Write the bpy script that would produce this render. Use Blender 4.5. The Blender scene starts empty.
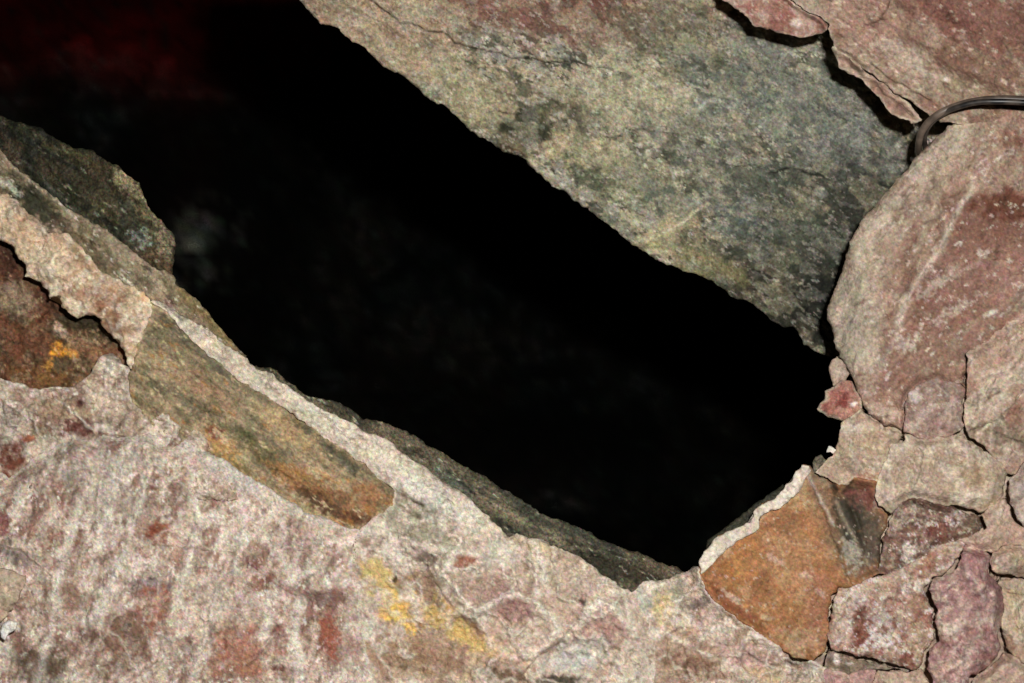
import bpy, math
import numpy as np
from mathutils import Vector

# ------------------------------------------------------------------ camera, world, flash, exposure
S = 0.0012            # metres per pixel on the reference plane y = 0
DC = 1.70             # camera distance to that plane
CZ = 1.5              # camera height
scn = bpy.context.scene
cam_d = bpy.data.cameras.new('camera')
cam = bpy.data.objects.new('camera', cam_d)
scn.collection.objects.link(cam)
cam.location = (0, -DC, CZ)
cam.rotation_euler = (math.radians(90), 0, 0)
cam_d.sensor_width = 36.0
cam_d.lens = 36.0 * DC / (1024 * S)
cam_d.clip_start = 0.02
scn.camera = cam

world = bpy.data.worlds.new('world'); scn.world = world
world.use_nodes = True
world.node_tree.nodes['Background'].inputs[0].default_value = (0.0, 0.0, 0.0, 1)
world.node_tree.nodes['Background'].inputs[1].default_value = 0.0

fl = bpy.data.lights.new('camera_flash', 'AREA')
fl.shape = 'RECTANGLE'; fl.size = 0.06; fl.size_y = 0.035
fl.energy = 37.5
fl.color = (1.0, 0.985, 0.95)
flash = bpy.data.objects.new('camera_flash', fl); scn.collection.objects.link(flash)
flash.location = (0.12, -DC - 0.02, CZ + 0.16)
flash.rotation_euler = (Vector((0.0, 0.1, CZ)) - flash.location).to_track_quat('-Z', 'Y').to_euler()

scn.view_settings.view_transform = 'Standard'
scn.view_settings.look = 'None'
scn.view_settings.exposure = 0.0
scn.view_settings.gamma = 1.0
scn.view_settings.use_curve_mapping = False

# ------------------------------------------------------------------ numeric helpers
def _hash(ix, iy, seed):
    h = (ix.astype(np.int64) * 374761393 + iy.astype(np.int64) * 668265263 + seed * 974634777) & 0xFFFFFFFF
    h = ((h ^ (h >> 13)) * 1274126177) & 0xFFFFFFFF
    h = ((h ^ (h >> 16)) * 2246822519) & 0xFFFFFFFF
    return ((h ^ (h >> 15)) & 0xFFFFFF) / float(0x1000000)

def vn(x, y, seed=0):
    """value noise, -1..1"""
    x0 = np.floor(x); y0 = np.floor(y)
    fx = x - x0; fy = y - y0
    fx = fx * fx * fx * (fx * (fx * 6 - 15) + 10); fy = fy * fy * fy * (fy * (fy * 6 - 15) + 10)
    a = _hash(x0, y0, seed); b = _hash(x0 + 1, y0, seed)
    c = _hash(x0, y0 + 1, seed); d = _hash(x0 + 1, y0 + 1, seed)
    return ((a + (b - a) * fx) * (1 - fy) + (c + (d - c) * fx) * fy) * 2 - 1

def fbm(x, y, sc, oct=4, seed=0, gain=0.5, ridged=False):
    x = x / sc; y = y / sc
    t = np.zeros_like(x); amp = 1.0; tot = 0
    for o in range(oct):
        # every octave turned, so that the lattice does not show
        ca, sa = math.cos(0.7 + o * 1.1), math.sin(0.7 + o * 1.1)
        n = vn(ca * x - sa * y + 13.7 * o, sa * x + ca * y - 7.3 * o, seed + o * 17)
        if ridged: n = 1 - 2 * np.abs(n)
        t += n * amp; tot += amp; amp *= gain; x = x * 2.03; y = y * 2.03
    return t / tot

def sstep(a, b, x):
    t = np.clip((x - a) / (b - a), 0, 1)
    return t * t * (3 - 2 * t)

def lin(c):
    c = np.asarray(c, float) / 255.0
    return np.where(c <= 0.04045, c / 12.92, ((c + 0.055) / 1.055) ** 2.4)

def rot(x, y, ang):
    a = math.radians(ang)
    return x * math.cos(a) + y * math.sin(a), -x * math.sin(a) + y * math.cos(a)

def seg_dist(px, py, A, B):
    """distance, nearest point and signed side of points to polyline segments A->B"""
    best = np.full(px.shape, 1e18); nx = np.zeros_like(px); ny = np.zeros_like(px); side = np.zeros_like(px)
    for (ax, ay), (bx, by) in zip(A, B):
        dx, dy = bx - ax, by - ay
        L = dx * dx + dy * dy + 1e-12
        t = np.clip(((px - ax) * dx + (py - ay) * dy) / L, 0, 1)
        qx = ax + t * dx; qy = ay + t * dy
        d = (px - qx) ** 2 + (py - qy) ** 2
        m = d < best
        best = np.where(m, d, best); nx = np.where(m, qx, nx); ny = np.where(m, qy, ny)
        side = np.where(m, np.sign(dx * (py - ay) - dy * (px - ax)), side)
    return np.sqrt(best), nx, ny, side

def resample(pts, stp):
    out = []
    n = len(pts)
    for i in range(n):
        a = np.array(pts[i], float); b = np.array(pts[(i + 1) % n], float)
        k = max(1, int(np.ceil(np.linalg.norm(b - a) / stp)))
        for j in range(k): out.append(a + (b - a) * j / k)
    return np.array(out)

def warp(x, y, amp=1.0):
    dx = 2.6 * fbm(x, y, 17, 3, 901) + 1.3 * vn(x / 4.1, y / 4.1, 903)
    dy = 2.6 * fbm(x, y, 17, 3, 911) + 1.3 * vn(x / 4.1, y / 4.1, 913)
    return x + amp * dx, y + amp * dy

def world_pos(u, v, d):
    """pixel-plane coordinates u, v with d (pixel units beyond the reference plane) -> metres"""
    y = d * S
    k = (DC + y) / DC
    return np.stack([(u - 512) * S * k, y, CZ - (v - 341.5) * S * k], -1)

# ------------------------------------------------------------------ materials
def rock_material(name, grain=1.0, rough=0.85, bump=1.0, spec=0.25):
    m = bpy.data.materials.new(name); m.use_nodes = True
    nt = m.node_tree; N = nt.nodes; Lk = nt.links
    bs = N['Principled BSDF']
    bs.inputs['Roughness'].default_value = rough
    bs.inputs['Specular IOR Level'].default_value = spec
    at = N.new('ShaderNodeAttribute'); at.attribute_name = 'stone_colour'
    tc = N.new('ShaderNodeTexCoord')
    def noise(sc, det, ro=0.6):
        n = N.new('ShaderNodeTexNoise'); n.inputs['Scale'].default_value = sc
        n.inputs['Detail'].default_value = det; n.inputs['Roughness'].default_value = ro
        Lk.new(tc.outputs['Object'], n.inputs['Vector']); return n
    n1 = noise(260, 3); n2 = noise(620, 2); n3 = noise(70, 5)
    # value mottling
    mr = N.new('ShaderNodeMapRange'); mr.inputs[1].default_value = 0.3; mr.inputs[2].default_value = 0.7
    mr.inputs[3].default_value = 1 - 0.42 * grain; mr.inputs[4].default_value = 1 + 0.42 * grain
    Lk.new(n1.outputs['Fac'], mr.inputs[0])
    mx = N.new('ShaderNodeMix'); mx.data_type = 'RGBA'; mx.blend_type = 'MULTIPLY'; mx.inputs[0].default_value = 1
    Lk.new(at.outputs['Color'], mx.inputs[6]); Lk.new(mr.outputs[0], mx.inputs[7])
    # faint coloured mineral grain
    mx2 = N.new('ShaderNodeMix'); mx2.data_type = 'RGBA'; mx2.blend_type = 'OVERLAY'; mx2.inputs[0].default_value = 0.38 * grain
    Lk.new(mx.outputs[2], mx2.inputs[6]); Lk.new(n2.outputs['Color'], mx2.inputs[7])
    Lk.new(mx2.outputs[2], bs.inputs['Base Color'])
    b1 = N.new('ShaderNodeBump'); b1.inputs['Strength'].default_value = 0.55 * bump; b1.inputs['Distance'].default_value = 0.006
    Lk.new(n3.outputs['Fac'], b1.inputs['Height'])
    b2 = N.new('ShaderNodeBump'); b2.inputs['Strength'].default_value = 0.5 * bump; b2.inputs['Distance'].default_value = 0.0022
    Lk.new(n1.outputs['Fac'], b2.inputs['Height']); Lk.new(b1.outputs[0], b2.inputs['Normal'])
    Lk.new(b2.outputs[0], bs.inputs['Normal'])
    return m

MAT = {
    'pale': rock_material('dusty_pale_rock', 0.62),
    'slab': rock_material('lichen_grey_slab', 0.85, 0.8, 1.0, 0.3),
    'face': rock_material('stained_brown_rock', 0.85, 0.75, 0.9, 0.3),
    'dark': rock_material('dark_damp_rock', 1.6, 0.7, 1.2, 0.35),
    'smooth': rock_material('smooth_iron_stained_stone', 0.7, 0.7, 0.5, 0.3),
}

# ------------------------------------------------------------------ rock builder
def poly_sd(px, py, P, cap):
    """signed distance (+ inside), capped, and nearest boundary points; tiled for speed"""
    n = len(P); A = P; B = np.roll(P, -1, 0)
    # inside: even-odd crossings
    ins = np.zeros(px.shape, bool)
    H, W = px.shape
    rowv = py[:, 0]
    xs = px[0, :]
    for r in range(H):
        y = rowv[r]
        m = (A[:, 1] > y) != (B[:, 1] > y)
        if not m.any(): continue
        cx = np.sort(A[m, 0] + (y - A[m, 1]) / (B[m, 1] - A[m, 1]) * (B[m, 0] - A[m, 0]))
        ins[r] = np.searchsorted(cx, xs) % 2 == 1
    d = np.full(px.shape, float(cap)); nx = px.copy(); ny = py.copy()
    T = 24
    mid = (A + B) / 2
    for r in range(0, H, T):
        for c in range(0, W, T):
            sx = px[r:r + T, c:c + T]; sy = py[r:r + T, c:c + T]
            cx, cy = sx.mean(), sy.mean()
            R = math.hypot(sx.max() - cx, sy.max() - cy) + cap + 3
            near = (mid[:, 0] - cx) ** 2 + (mid[:, 1] - cy) ** 2 < R * R
            if not near.any(): continue
            a = A[near]; b = B[near]
            fx = sx.ravel()[:, None]; fy = sy.ravel()[:, None]
            dx = b[:, 0] - a[:, 0]; dy = b[:, 1] - a[:, 1]
            t = np.clip(((fx - a[:, 0]) * dx + (fy - a[:, 1]) * dy) / (dx * dx + dy * dy + 1e-9), 0, 1)
            qx = a[:, 0] + t * dx; qy = a[:, 1] + t * dy
            dd = (fx - qx) ** 2 + (fy - qy) ** 2
            k = dd.argmin(1); ii = np.arange(len(k))
            dm = np.sqrt(dd[ii, k]); ok = dm < cap
            D = d[r:r + T, c:c + T].ravel(); X = nx[r:r + T, c:c + T].ravel(); Y = ny[r:r + T, c:c + T].ravel()
            D[ok] = dm[ok]; X[ok] = qx[ii, k][ok]; Y[ok] = qy[ii, k][ok]
            d[r:r + T, c:c + T] = D.reshape(sx.shape); nx[r:r + T, c:c + T] = X.reshape(sx.shape); ny[r:r + T, c:c + T] = Y.reshape(sx.shape)
    return np.where(ins, d, -d), nx, ny

def blob_mask(u, v, cx, cy, ru, rv, ang, rag=0.4, soft=0.5, seed=1, gs=None):
    x, y = rot(u - cx, v - cy, ang)
    q = np.sqrt((x / ru) ** 2 + (y / rv) ** 2)
    g = gs or max(4.0, min(ru, rv) * 0.45)
    q = q + rag * fbm(u, v, g, 4, seed + 40, 0.6)
    return 1 - sstep(1 - soft, 1 + soft * 0.4, q)

# seams where neighbouring masses are grown or caked together instead of standing apart: polyline, width, strength
SEAMS = [
    ([(361, 531), (353, 548), (352, 570), (360, 594), (359, 618), (366, 650), (372, 700), (374, 760)], 20, 1.0),
    ([(633, 592), (638, 606), (646, 618), (650, 640), (656, 662), (652, 700), (650, 760)], 16, 1.0),
    ([(396, 491), (394, 506), (377, 516), (361, 531)], 9, 0.9),
    ([(152, 302), (168, 310), (193, 342)], 7, 0.6),
    ([(193, 342), (230, 373), (281, 406)], 5, 0.55),
    ([(314, 429), (357, 457), (386, 482)], 7, 0.8),
    ([(-80, 505), (0, 472), (10, 479), (25, 466), (51, 448)], 12, 0.85),
    ([(51, 448), (76, 439), (94, 442)], 8, 0.6),
    ([(101, 436), (142, 434), (178, 435), (200, 446)], 7, 0.55),
    ([(128, 372), (128, 380), (133, 400), (160, 440)], 9, 0.9),
    ([(128, 380), (146, 386), (172, 408), (204, 432)], 6, 0.7),
    ([(132, 366), (138, 352), (142, 336), (147, 322), (152, 300)], 5, 0.7),
    ([(-80, 372), (0, 380), (38, 389), (71, 387), (84, 380), (97, 362)], 6, 0.6),
    ([(-80, 130), (0, 193), (15, 202), (38, 219)], 4, 0.5), ([(69, 237), (96, 268), (114, 278), (132, 286), (152, 297)], 7, 0.9),
    ([(699, 572), (707, 589), (715, 601), (747, 624), (778, 648)], 5, 0.75),
    ([(884, 463), (877, 480), (875, 494)], 5, 0.4), ([(838, 485), (853, 479), (877, 481)], 6, 0.9), ([(866, 412), (901, 431), (903, 440), (884, 463)], 5, 0.5),
    ([(903, 407), (909, 395), (918, 385), (937, 379), (964, 388)], 5, 0.7),
    ([(965, 372), (966, 356), (980, 347), (998, 329), (1015, 319), (1030, 312)], 8, 0.9),
    ([(907, 417), (903, 427)], 4, 0.5), ([(922, 438), (942, 437), (960, 434)], 5, 0.8), ([(980, 448), (1000, 462)], 4, 0.7),
    ([(898, 505), (908, 497), (945, 504)], 5, 0.85), ([(853, 587), (879, 573)], 4, 0.6), ([(888, 574), (918, 560), (949, 543)], 5, 0.6), ([(960, 541), (972, 537), (985, 526)], 5, 0.8),
    ([(941, 546), (962, 548), (975, 549), (992, 551)], 5, 0.85), ([(1004, 546), (1030, 547)], 4, 0.6),
    ([(829, 646), (831, 616)], 4, 0.5), ([(811, 659), (824, 668), (822, 700)], 6, 0.9), ([(926, 658), (926, 670), (931, 690)], 4, 0.4), ([(874, 671), (872, 683), (868, 720)], 5, 0.8), ([(836, 671), (863, 671)], 4, 0.5),
    ([(1001, 589), (1003, 608), (1001, 625)], 5, 0.75), ([(1003, 652), (1024, 664)], 5, 0.8), ([(990, 666), (974, 677)], 4, 0.6), ([(1013, 513), (1030, 529)], 4, 0.5),
    ([(828, 30), (808, 12), (786, -3)], 4, 0.6), ([(833, 46), (850, 57), (862, 70)], 4, 0.8), ([(984, 551), (991, 556), (990, 569)], 4, 0.7),
]
def seam_weight(u, v):
    w = np.zeros_like(u)
    for pts, wd, st in SEAMS:
        xs = [p[0] for p in pts]; ys = [p[1] for p in pts]
        m = (u > min(xs) - 3 * wd) & (u < max(xs) + 3 * wd) & (v > min(ys) - 3 * wd) & (v < max(ys) + 3 * wd)
        if not m.any(): continue
        P = resample(pts + pts[-2:0:-1], 6); wx, wy = warp(P[:, 0], P[:, 1]); k = len(P) // 2 + 1
        P = np.stack([wx, wy], -1)[:k]
        d, _, _, _ = seg_dist(u[m], v[m], P[:-1], P[1:])
        w[m] = np.maximum(w[m], st * np.exp(-(d / wd) ** 2))
    return w

# places along the joints where they gape and show black
CRACKS = [([(838, 356), (848, 374), (858, 395)], 1.0), ([(860, 404), (875, 421)], 1.0), ([(890, 428), (903, 437)], 1.5), ([(962, 431), (980, 447)], 1.7), ([(966, 360), (964, 430)], 0.7),
          ([(958, 508), (972, 512), (985, 526)], 2.0), ([(1008, 486), (1007, 503), (1019, 522)], 1.4), ([(889, 516), (889, 530), (880, 548)], 0.8), ([(925, 589), (930, 600), (934, 609)], 2.0),
          ([(934, 618), (934, 630), (936, 640)], 1.3), ([(926, 655), (926, 668), (931, 680)], 1.8), ([(828, 647), (859, 657), (905, 669)], 1.1), ([(990, 569), (996, 576), (1006, 576)], 1.8),
          ([(1001, 636), (1002, 651)], 1.7), ([(831, 616), (833, 597)], 1.2), ([(790, 660), (803, 661)], 1.4), ([(0, 618), (14, 606), (24, 594)], 1.8), ([(958, 560), (951, 569)], 1.2), ([(972, 675), (968, 678)], 1.4)]
def crack_gap(u, v):
    g = np.zeros_like(u)
    for pts, wd in CRACKS:
        xs = [p[0] for p in pts]; ys = [p[1] for p in pts]
        m = (u > min(xs) - 14) & (u < max(xs) + 14) & (v > min(ys) - 14) & (v < max(ys) + 14)
        if not m.any(): continue
        P = np.array(pts, float)
        d, _, _, _ = seg_dist(u[m], v[m], P[:-1], P[1:])
        g[m] = np.maximum(g[m], wd * np.exp(-(d / 6.0) ** 2) * (0.8 + 0.5 * vn(u[m] / 5, v[m] / 5, 31)))
    return g

def common_depth(u, v):
    return (6 - 0.10 * np.maximum(v - 520, -60) * (u < 850) + 4 * fbm(u, v, 40, 4, 4001)) - 1.5 * fbm(u, v, 8, 3, 4002, 0.5, True)

def build(name, poly, y0=0, tilt=(0, 0), R=12, depth=120, step=1.25, gap=0.0, mat='pale', cols=((170, 150, 130), (130, 110, 95)),
          cscale=30, cstretch=(1, 1, 0), relief=5.0, rscale=45, rstretch=(1, 1, 0), ridged=0.0, fine=0.8, specks=(), rim=None, rimw=6, vein=1.0, chroma=0.055, seams=True, soft=0.0, web=0.0, sfirst=False, pst=1.0,
          paint=(), shape=(), wp=1.0, seed=1, dome=0.0, jitter=0.06, K=9, fn=None, parent=None, yback=None):
    P = resample(poly, 2.2)
    wx, wy = warp(P[:, 0], P[:, 1], wp); P = np.stack([wx, wy], -1)
    m = (K + 1) * step + 2
    lo = np.maximum(P.min(0) - m, [-90, -90]) if fn is None else P.min(0) - m
    hi = P.max(0) + m
    us = np.arange(lo[0], hi[0] + step, step); vs = np.arange(lo[1], hi[1] + step, step)
    U, V = np.meshgrid(us, vs)
    cap = max(R * 1.6, rimw * 2.5, (K + 1) * step + 2, 14)
    sd, nx, ny = poly_sd(U, V, P, cap)
    g = gap * (0.55 + 0.9 * fbm(U, V, 16, 2, 77)) if gap else 0.0
    SW = seam_weight(U, V) * (1 - sstep(14, 34, sd)) if seams else np.zeros_like(U)
    CG = crack_gap(U, V) if seams else 0.0
    CGc = np.clip(CG, 0, 1)
    if soft: SW = np.maximum(SW, soft * np.exp(-(sd / 5.0) ** 2))
    SW = SW * (1 - CGc)
    g = np.maximum(g, 0) * (1 - np.clip(SW * 1.6, 0, 1)) * 0.5 + 0.1 * (1 - SW) - 1.3 * SW + CG
    sdg = sd - g
    keep = sdg > -K * step
    # unit vector pointing inwards
    ux = (U - nx) * np.sign(sd); uy = (V - ny) * np.sign(sd); ul = np.sqrt(ux * ux + uy * uy) + 1e-6
    ux /= ul; uy /= ul
    out = sdg <= 0
    PU = np.where(out, nx + ux * (g + 0.10 * np.minimum(-sdg, K * step)), U)
    PV = np.where(out, ny + uy * (g + 0.10 * np.minimum(-sdg, K * step)), V)
    # relief height (pixel units towards the viewer), all evaluated in the surface's own coordinates
    cu = (P[:, 0].min() + P[:, 0].max()) / 2; cv = (P[:, 1].min() + P[:, 1].max()) / 2
    ax, ay = rot(PU, PV, rstretch[2]); ax = ax / rstretch[0]; ay = ay / rstretch[1]
    relief = relief * 1.5
    h = relief * fbm(ax, ay, rscale, 5, seed * 31 + 5, 0.52)
    h += relief * 0.5 * fbm(ax, ay, rscale * 0.37, 4, seed * 31 + 8, 0.6)
    if ridged: h += ridged * fbm(ax, ay, rscale * 0.55, 4, seed * 31 + 9, 0.5, True)
    h += fine * 1.5 * fbm(PU, PV, 7, 3, seed + 300) + fine * 0.45 * vn(PU / 2.3, PV / 2.3, seed + 310)
    if dome:
        q = ((PU - cu) / (P[:, 0].ptp() / 2 + 1) if hasattr(P[:, 0], 'ptp') else (PU - cu) / (np.ptp(P[:, 0]) / 2 + 1))
        w = (PV - cv) / (np.ptp(P[:, 1]) / 2 + 1)
        h += dome * (1 - np.clip(q * q + w * w, 0, 1.6))
    for s in shape:
        if s[0] == 'bump':
            _, cx, cy, ru, rv, ang, hh = s
            x, y = rot(PU - cx, PV - cy, ang)
            x = x + 0.18 * ru * fbm(PU, PV, ru * 0.8, 3, 55); y = y + 0.18 * rv * fbm(PU, PV, rv * 0.8, 3, 56)
            h += hh * np.exp(-((x / ru) ** 2 + (y / rv) ** 2) ** 1.4)
        elif s[0] == 'facet':     # the surface turns away on one side of a crease
            d, _, _, side = seg_dist(PU + 4 * fbm(PU, PV, 24, 3, 63), PV + 4 * fbm(PU, PV, 24, 3, 64), s[1][:-1], s[1][1:])
            q = np.clip(side * d, 0, s[3]); h -= s[2] * (np.sqrt(q * q + 9) - 3)
        elif s[0] in ('ridge', 'crack', 'step'):
            pts, wd, hh = s[1], s[2], s[3]
            X = PU + 2.2 * fbm(PU, PV, 12, 3, 61); Y = PV + 2.2 * fbm(PU, PV, 12, 3, 62)
            d, _, _, side = seg_dist(X, Y, pts[:-1], pts[1:])
            if s[0] == 'step':
                h += hh * (sstep(-1.2, 1.2, side * d) ) * np.exp(-d / wd)
            elif s[0] == 'crack':
                h -= hh * np.exp(-(d / wd) ** 2) * (0.65 + 0.5 * vn(PU / 9, PV / 9, 71))
            else:
                h += hh * np.exp(-(d / wd))
    if vein:
        for ss, sc in ((801, 55), (802, 34)):
            n = fbm(PU, PV, sc, 4, seed + ss, 0.55)
            h -= 1.6 * vein * np.exp(-(n / 0.02) ** 2) * sstep(0.0, 0.35, fbm(PU, PV, 45, 2, seed + ss + 9))
    if web:
        n = fbm(PU, PV, 38, 4, seed + 820, 0.55)
        h += 4.5 * web * np.exp(-(n / 0.11) ** 2)
    # rounded edge
    Rv = R * (0.75 + 0.7 * fbm(PU, PV, 26, 2, 515))
    e = np.clip(sdg / Rv, 0, 1)
    edge = Rv * 0.9 * (1 - np.sqrt(np.clip(1 - (1 - e) ** 2, 0, 1)))
    t = np.clip(-sdg / (K * step), 0, 1)
    side_d = np.where(out, depth * (0.25 * t + 0.75 * t ** 1.6), 0)
    front = y0 + tilt[0] * (PU - cu) + tilt[1] * (PV - cv) - h * (1 - 0.5 * t) + edge
    SWp = seam_weight(PU, PV) * (1 - sstep(14, 34, sd)) if seams else 0.0
    if soft: SWp = np.maximum(SWp, soft * np.exp(-(np.maximum(sd, 0) / 5.0) ** 2))
    SWp = SWp * (1 - CGc)
    front = front * (1 - SWp) + common_depth(PU, PV) * SWp
    Dp = front + side_d
    if fn is not None: Dp = Dp + fn(PU, PV)
    # broken, uneven flanks
    amp = np.minimum(5.0, 0.035 * depth) * np.clip(-sdg / (3 * step), 0, 1)
    sx = PU + 0.8 * side_d; sy = PV - 0.6 * side_d
    PU = PU + ux * amp * (0.6 + fbm(sx, sy, 24, 4, seed + 860, 0.6)); PV = PV + uy * amp * (0.6 + fbm(sx, sy, 24, 4, seed + 860, 0.6))
    Dp = Dp + amp * 1.6 * fbm(sx, sy, 13, 3, seed + 870)
    # triangulate kept cells
    idx = -np.ones(U.shape, int); idx[keep] = np.arange(keep.sum())
    a = idx[:-1, :-1]; b = idx[:-1, 1:]; c = idx[1:, 1:]; d_ = idx[1:, :-1]
    q = (a >= 0) & (b >= 0) & (c >= 0) & (d_ >= 0)
    quads = np.stack([a[q], d_[q], c[q], b[q]], -1)
    co = world_pos(PU[keep], PV[keep], Dp[keep])
    org = world_pos(np.array([cu]), np.array([cv]), np.array([y0 + 0.0]))[0]
    # ---------------- colour of the stone
    u = PU[keep]; v = PV[keep]; e_in = sdg[keep]
    x, y = rot(u, v, cstretch[2]); x = x / cstretch[0]; y = y / cstretch[1]
    w1 = fbm(x, y, cscale, 5, seed * 7 + 3, 0.62)
    C = [lin(k) for k in cols]
    f = np.clip(0.5 + 1.5 * w1, 0, 1)[:, None]
    col = C[0] * (1 - f) + C[1] * f
    if len(C) > 2:
        for i, k in enumerate(C[2:]):
            w2 = fbm(x, y, cscale * (0.7 - 0.2 * (i % 2)), 4, seed * 7 + 50 + i * 9, 0.62)
            mk = sstep(0.12, 0.38, w2)[:, None] * 0.85
            col = col * (1 - mk) + k * mk
    def speckle(col, amt=1.0):
        for sk in specks:
            cc, scl, thr, st = sk[:4]; wdt = sk[4] if len(sk) > 4 else 0.26
            n = fbm(x, y, scl, 3, seed * 13 + int(scl * 10) + int(sum(cc)), 0.7)
            dens = 0.10 * fbm(u, v, 40, 3, seed + 500 + int(sum(cc)))
            mk = (0.85 * amt * st * sstep(thr - 0.04, thr - 0.04 + wdt, n + dens))[:, None]
            col = col * (1 - mk) + lin(cc) * mk
        return col
    if sfirst: col = speckle(col)
    for p in paint:
        if p[0] == 'blob':
            cx, cy, ru, rv, ang, cc, st = p[1:8]
            rag = p[8] if len(p) > 8 else 0.6
            mk = min(0.97, st * pst) * blob_mask(u, v, cx, cy, ru, rv, ang, rag, 0.55, int(cx + cy))
        else:
            pts, wd, cc, st = p[1:5]
            X = u + 2.2 * fbm(u, v, 12, 3, 61); Y = v + 2.2 * fbm(u, v, 12, 3, 62)
            d, _, _, _ = seg_dist(X, Y, pts[:-1], pts[1:])
            mk = st * np.exp(-(d / wd) ** 2) * np.clip(0.85 + 0.6 * fbm(u, v, 10, 3, 88), 0, 1)
        mk = mk[:, None]; col = col * (1 - mk) + lin(cc) * mk
    col = speckle(col, (0.36 if mat == 'slab' else 0.2) if sfirst else 1.0)
    if rim is not None:
        mk = (1 - sstep(0, rimw, e_in + rimw * 0.8 * fbm(u, v, 14, 3, 91)))[:, None] * 0.9
        mk = mk * (e_in > -4 * step)[:, None]
        col = col * (1 - mk) + lin(rim) * mk
    sdk = side_d[keep]
    fl_ = np.clip(sdk / 6, 0, 1)
    col = col * (1 + fl_ * (0.55 * fbm(u + 0.9 * sdk, v - 0.7 * sdk, 14, 4, seed + 880, 0.6)))[:, None]
    # hairline cracks and pale mineral veins
    if vein:
        for (ss, sc, tint, st) in ((801, 55, 0.42, 0.75), (802, 34, 0.5, 0.6), (803, 48, 1.32, 0.7)):
            n = fbm(u, v, sc, 4, seed + ss, 0.55)
            gate = sstep(0.0, 0.35, fbm(u, v, 45, 2, seed + ss + 9))
            mk = np.exp(-(n / 0.016) ** 2) * gate * st * vein
            col = col * (1 + (tint - 1) * mk)[:, None]
    if web:
        n = fbm(u, v, 38, 4, seed + 820, 0.55)
        mk = (0.95 * web * np.exp(-(n / 0.09) ** 2) * np.clip(0.8 + 0.8 * fbm(u, v, 18, 3, seed + 830), 0, 1))[:, None]
        col = col * (1 - mk) + lin((222, 208, 190)) * mk
    # coloured mineral grain
    for ch in range(3):
        col[:, ch] *= 1 + chroma * (vn(u / 3.1, v / 3.1, 640 + ch) + 0.8 * vn(u / 6.3, v / 6.3, 650 + ch))
    sat = {'pale': 0.95, 'slab': 0.95}.get(mat, 0.97)
    lum = (col @ np.array([0.3, 0.6, 0.1]))[:, None]
    col = lum + (col - lum) * sat
    rng = np.random.RandomState(seed)
    j = 1 + jitter * 0.8 * rng.randn(len(u), 1) + jitter * 0.8 * rng.randn(len(u), 3)
    # broader value variation at two noise scales
    col = col * j * (1 + 0.26 * fbm(u, v, 9, 4, seed + 700, 0.65) + 0.16 * vn(u / 2.4, v / 2.4, seed + 720))[:, None]
    col = np.clip(col, 0.0008, 0.86)
    me = bpy.data.meshes.new(name)
    nv, nq = len(co), len(quads)
    me.vertices.add(nv); me.vertices.foreach_set('co', (co - org).astype(np.float32).ravel())
    me.loops.add(nq * 4); me.loops.foreach_set('vertex_index', quads.astype(np.int32).ravel())
    me.polygons.add(nq); me.polygons.foreach_set('loop_start', np.arange(0, nq * 4, 4, dtype=np.int32))
    me.polygons.foreach_set('use_smooth', np.ones(nq, bool))
    me.update(calc_edges=True)
    at = me.color_attributes.new('stone_colour', 'FLOAT_COLOR', 'POINT')
    at.data.foreach_set('color', np.concatenate([col, np.ones((nv, 1))], 1).astype(np.float32).ravel())
    me.materials.append(MAT[mat])
    o = bpy.data.objects.new(name, me); scn.collection.objects.link(o)
    o.location = org
    if parent: o.parent = parent; o.location = Vector(org) - parent.location
    return o

def tag(o, label=None, cat=None, group=None, kind=None):
    if label: o['label'] = label
    if cat: o['category'] = cat
    if group: o['group'] = group
    if kind: o['kind'] = kind
    return o

PALE = (214, 198, 180)
# ------------------------------------------------------------------ the setting: the dark hollow and the packed rock behind the stones
def hollow(u, v):
    d = -2600 * np.exp(-(((u - 196) / 90) ** 2 + ((v - 240) / 100) ** 2))
    d += -1900 * np.exp(-(((u - 520) / 190) ** 2 + ((v - 500) / 70) ** 2))
    d += -3300 * np.exp(-(((u - 150) / 420) ** 2 + ((v + 95) / 100) ** 2))
    d += 500 * fbm(u, v, 110, 4, 321) + 160 * fbm(u, v, 30, 4, 322)
    return d
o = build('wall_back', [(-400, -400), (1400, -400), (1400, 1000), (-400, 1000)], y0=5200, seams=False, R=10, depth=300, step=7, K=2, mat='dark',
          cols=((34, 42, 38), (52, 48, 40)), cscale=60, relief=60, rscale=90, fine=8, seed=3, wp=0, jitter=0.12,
          specks=(((70, 78, 70), 14, 0.30, 0.6),), vein=0,
          paint=(('blob', 150, -110, 560, 190, 0, (190, 16, 18), 0.95, 0.15),  # red sensor cast painted into the wall colour
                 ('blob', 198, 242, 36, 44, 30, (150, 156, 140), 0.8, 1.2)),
          fn=hollow)
tag(o, kind='structure')
o = build('wall_right', [(1010, 130), (1200, 100), (1200, 800), (700, 800), (726, 606), (806, 540), (862, 470), (872, 360), (888, 280), (940, 200)],
          y0=36, seams=False, R=14, depth=500, step=3, K=6, mat='pale', cols=((186, 164, 142), (150, 126, 108)), relief=3, rscale=30, seed=4, vein=0)
tag(o, kind='structure')
o = build('wall_left', [(-160, 210), (-20, 232), (110, 318), (220, 390), (330, 470), (470, 545), (600, 610), (690, 600), (760, 640), (760, 800), (-160, 800)],
          y0=130, seams=False, R=14, depth=500, step=5, K=6, mat='pale', cols=((150, 128, 110), (110, 90, 76)), relief=8, seed=5, vein=0)
tag(o, kind='structure')
o = build('ceiling', [(330, -140), (1200, -140), (1200, 150), (960, 170), (820, 250), (700, 215), (560, 130), (430, 40)],
          y0=420, seams=False, R=20, depth=400, step=6, K=5, mat='dark', cols=((90, 84, 74), (70, 60, 52)), relief=10, seed=6)
tag(o, kind='structure')

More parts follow.
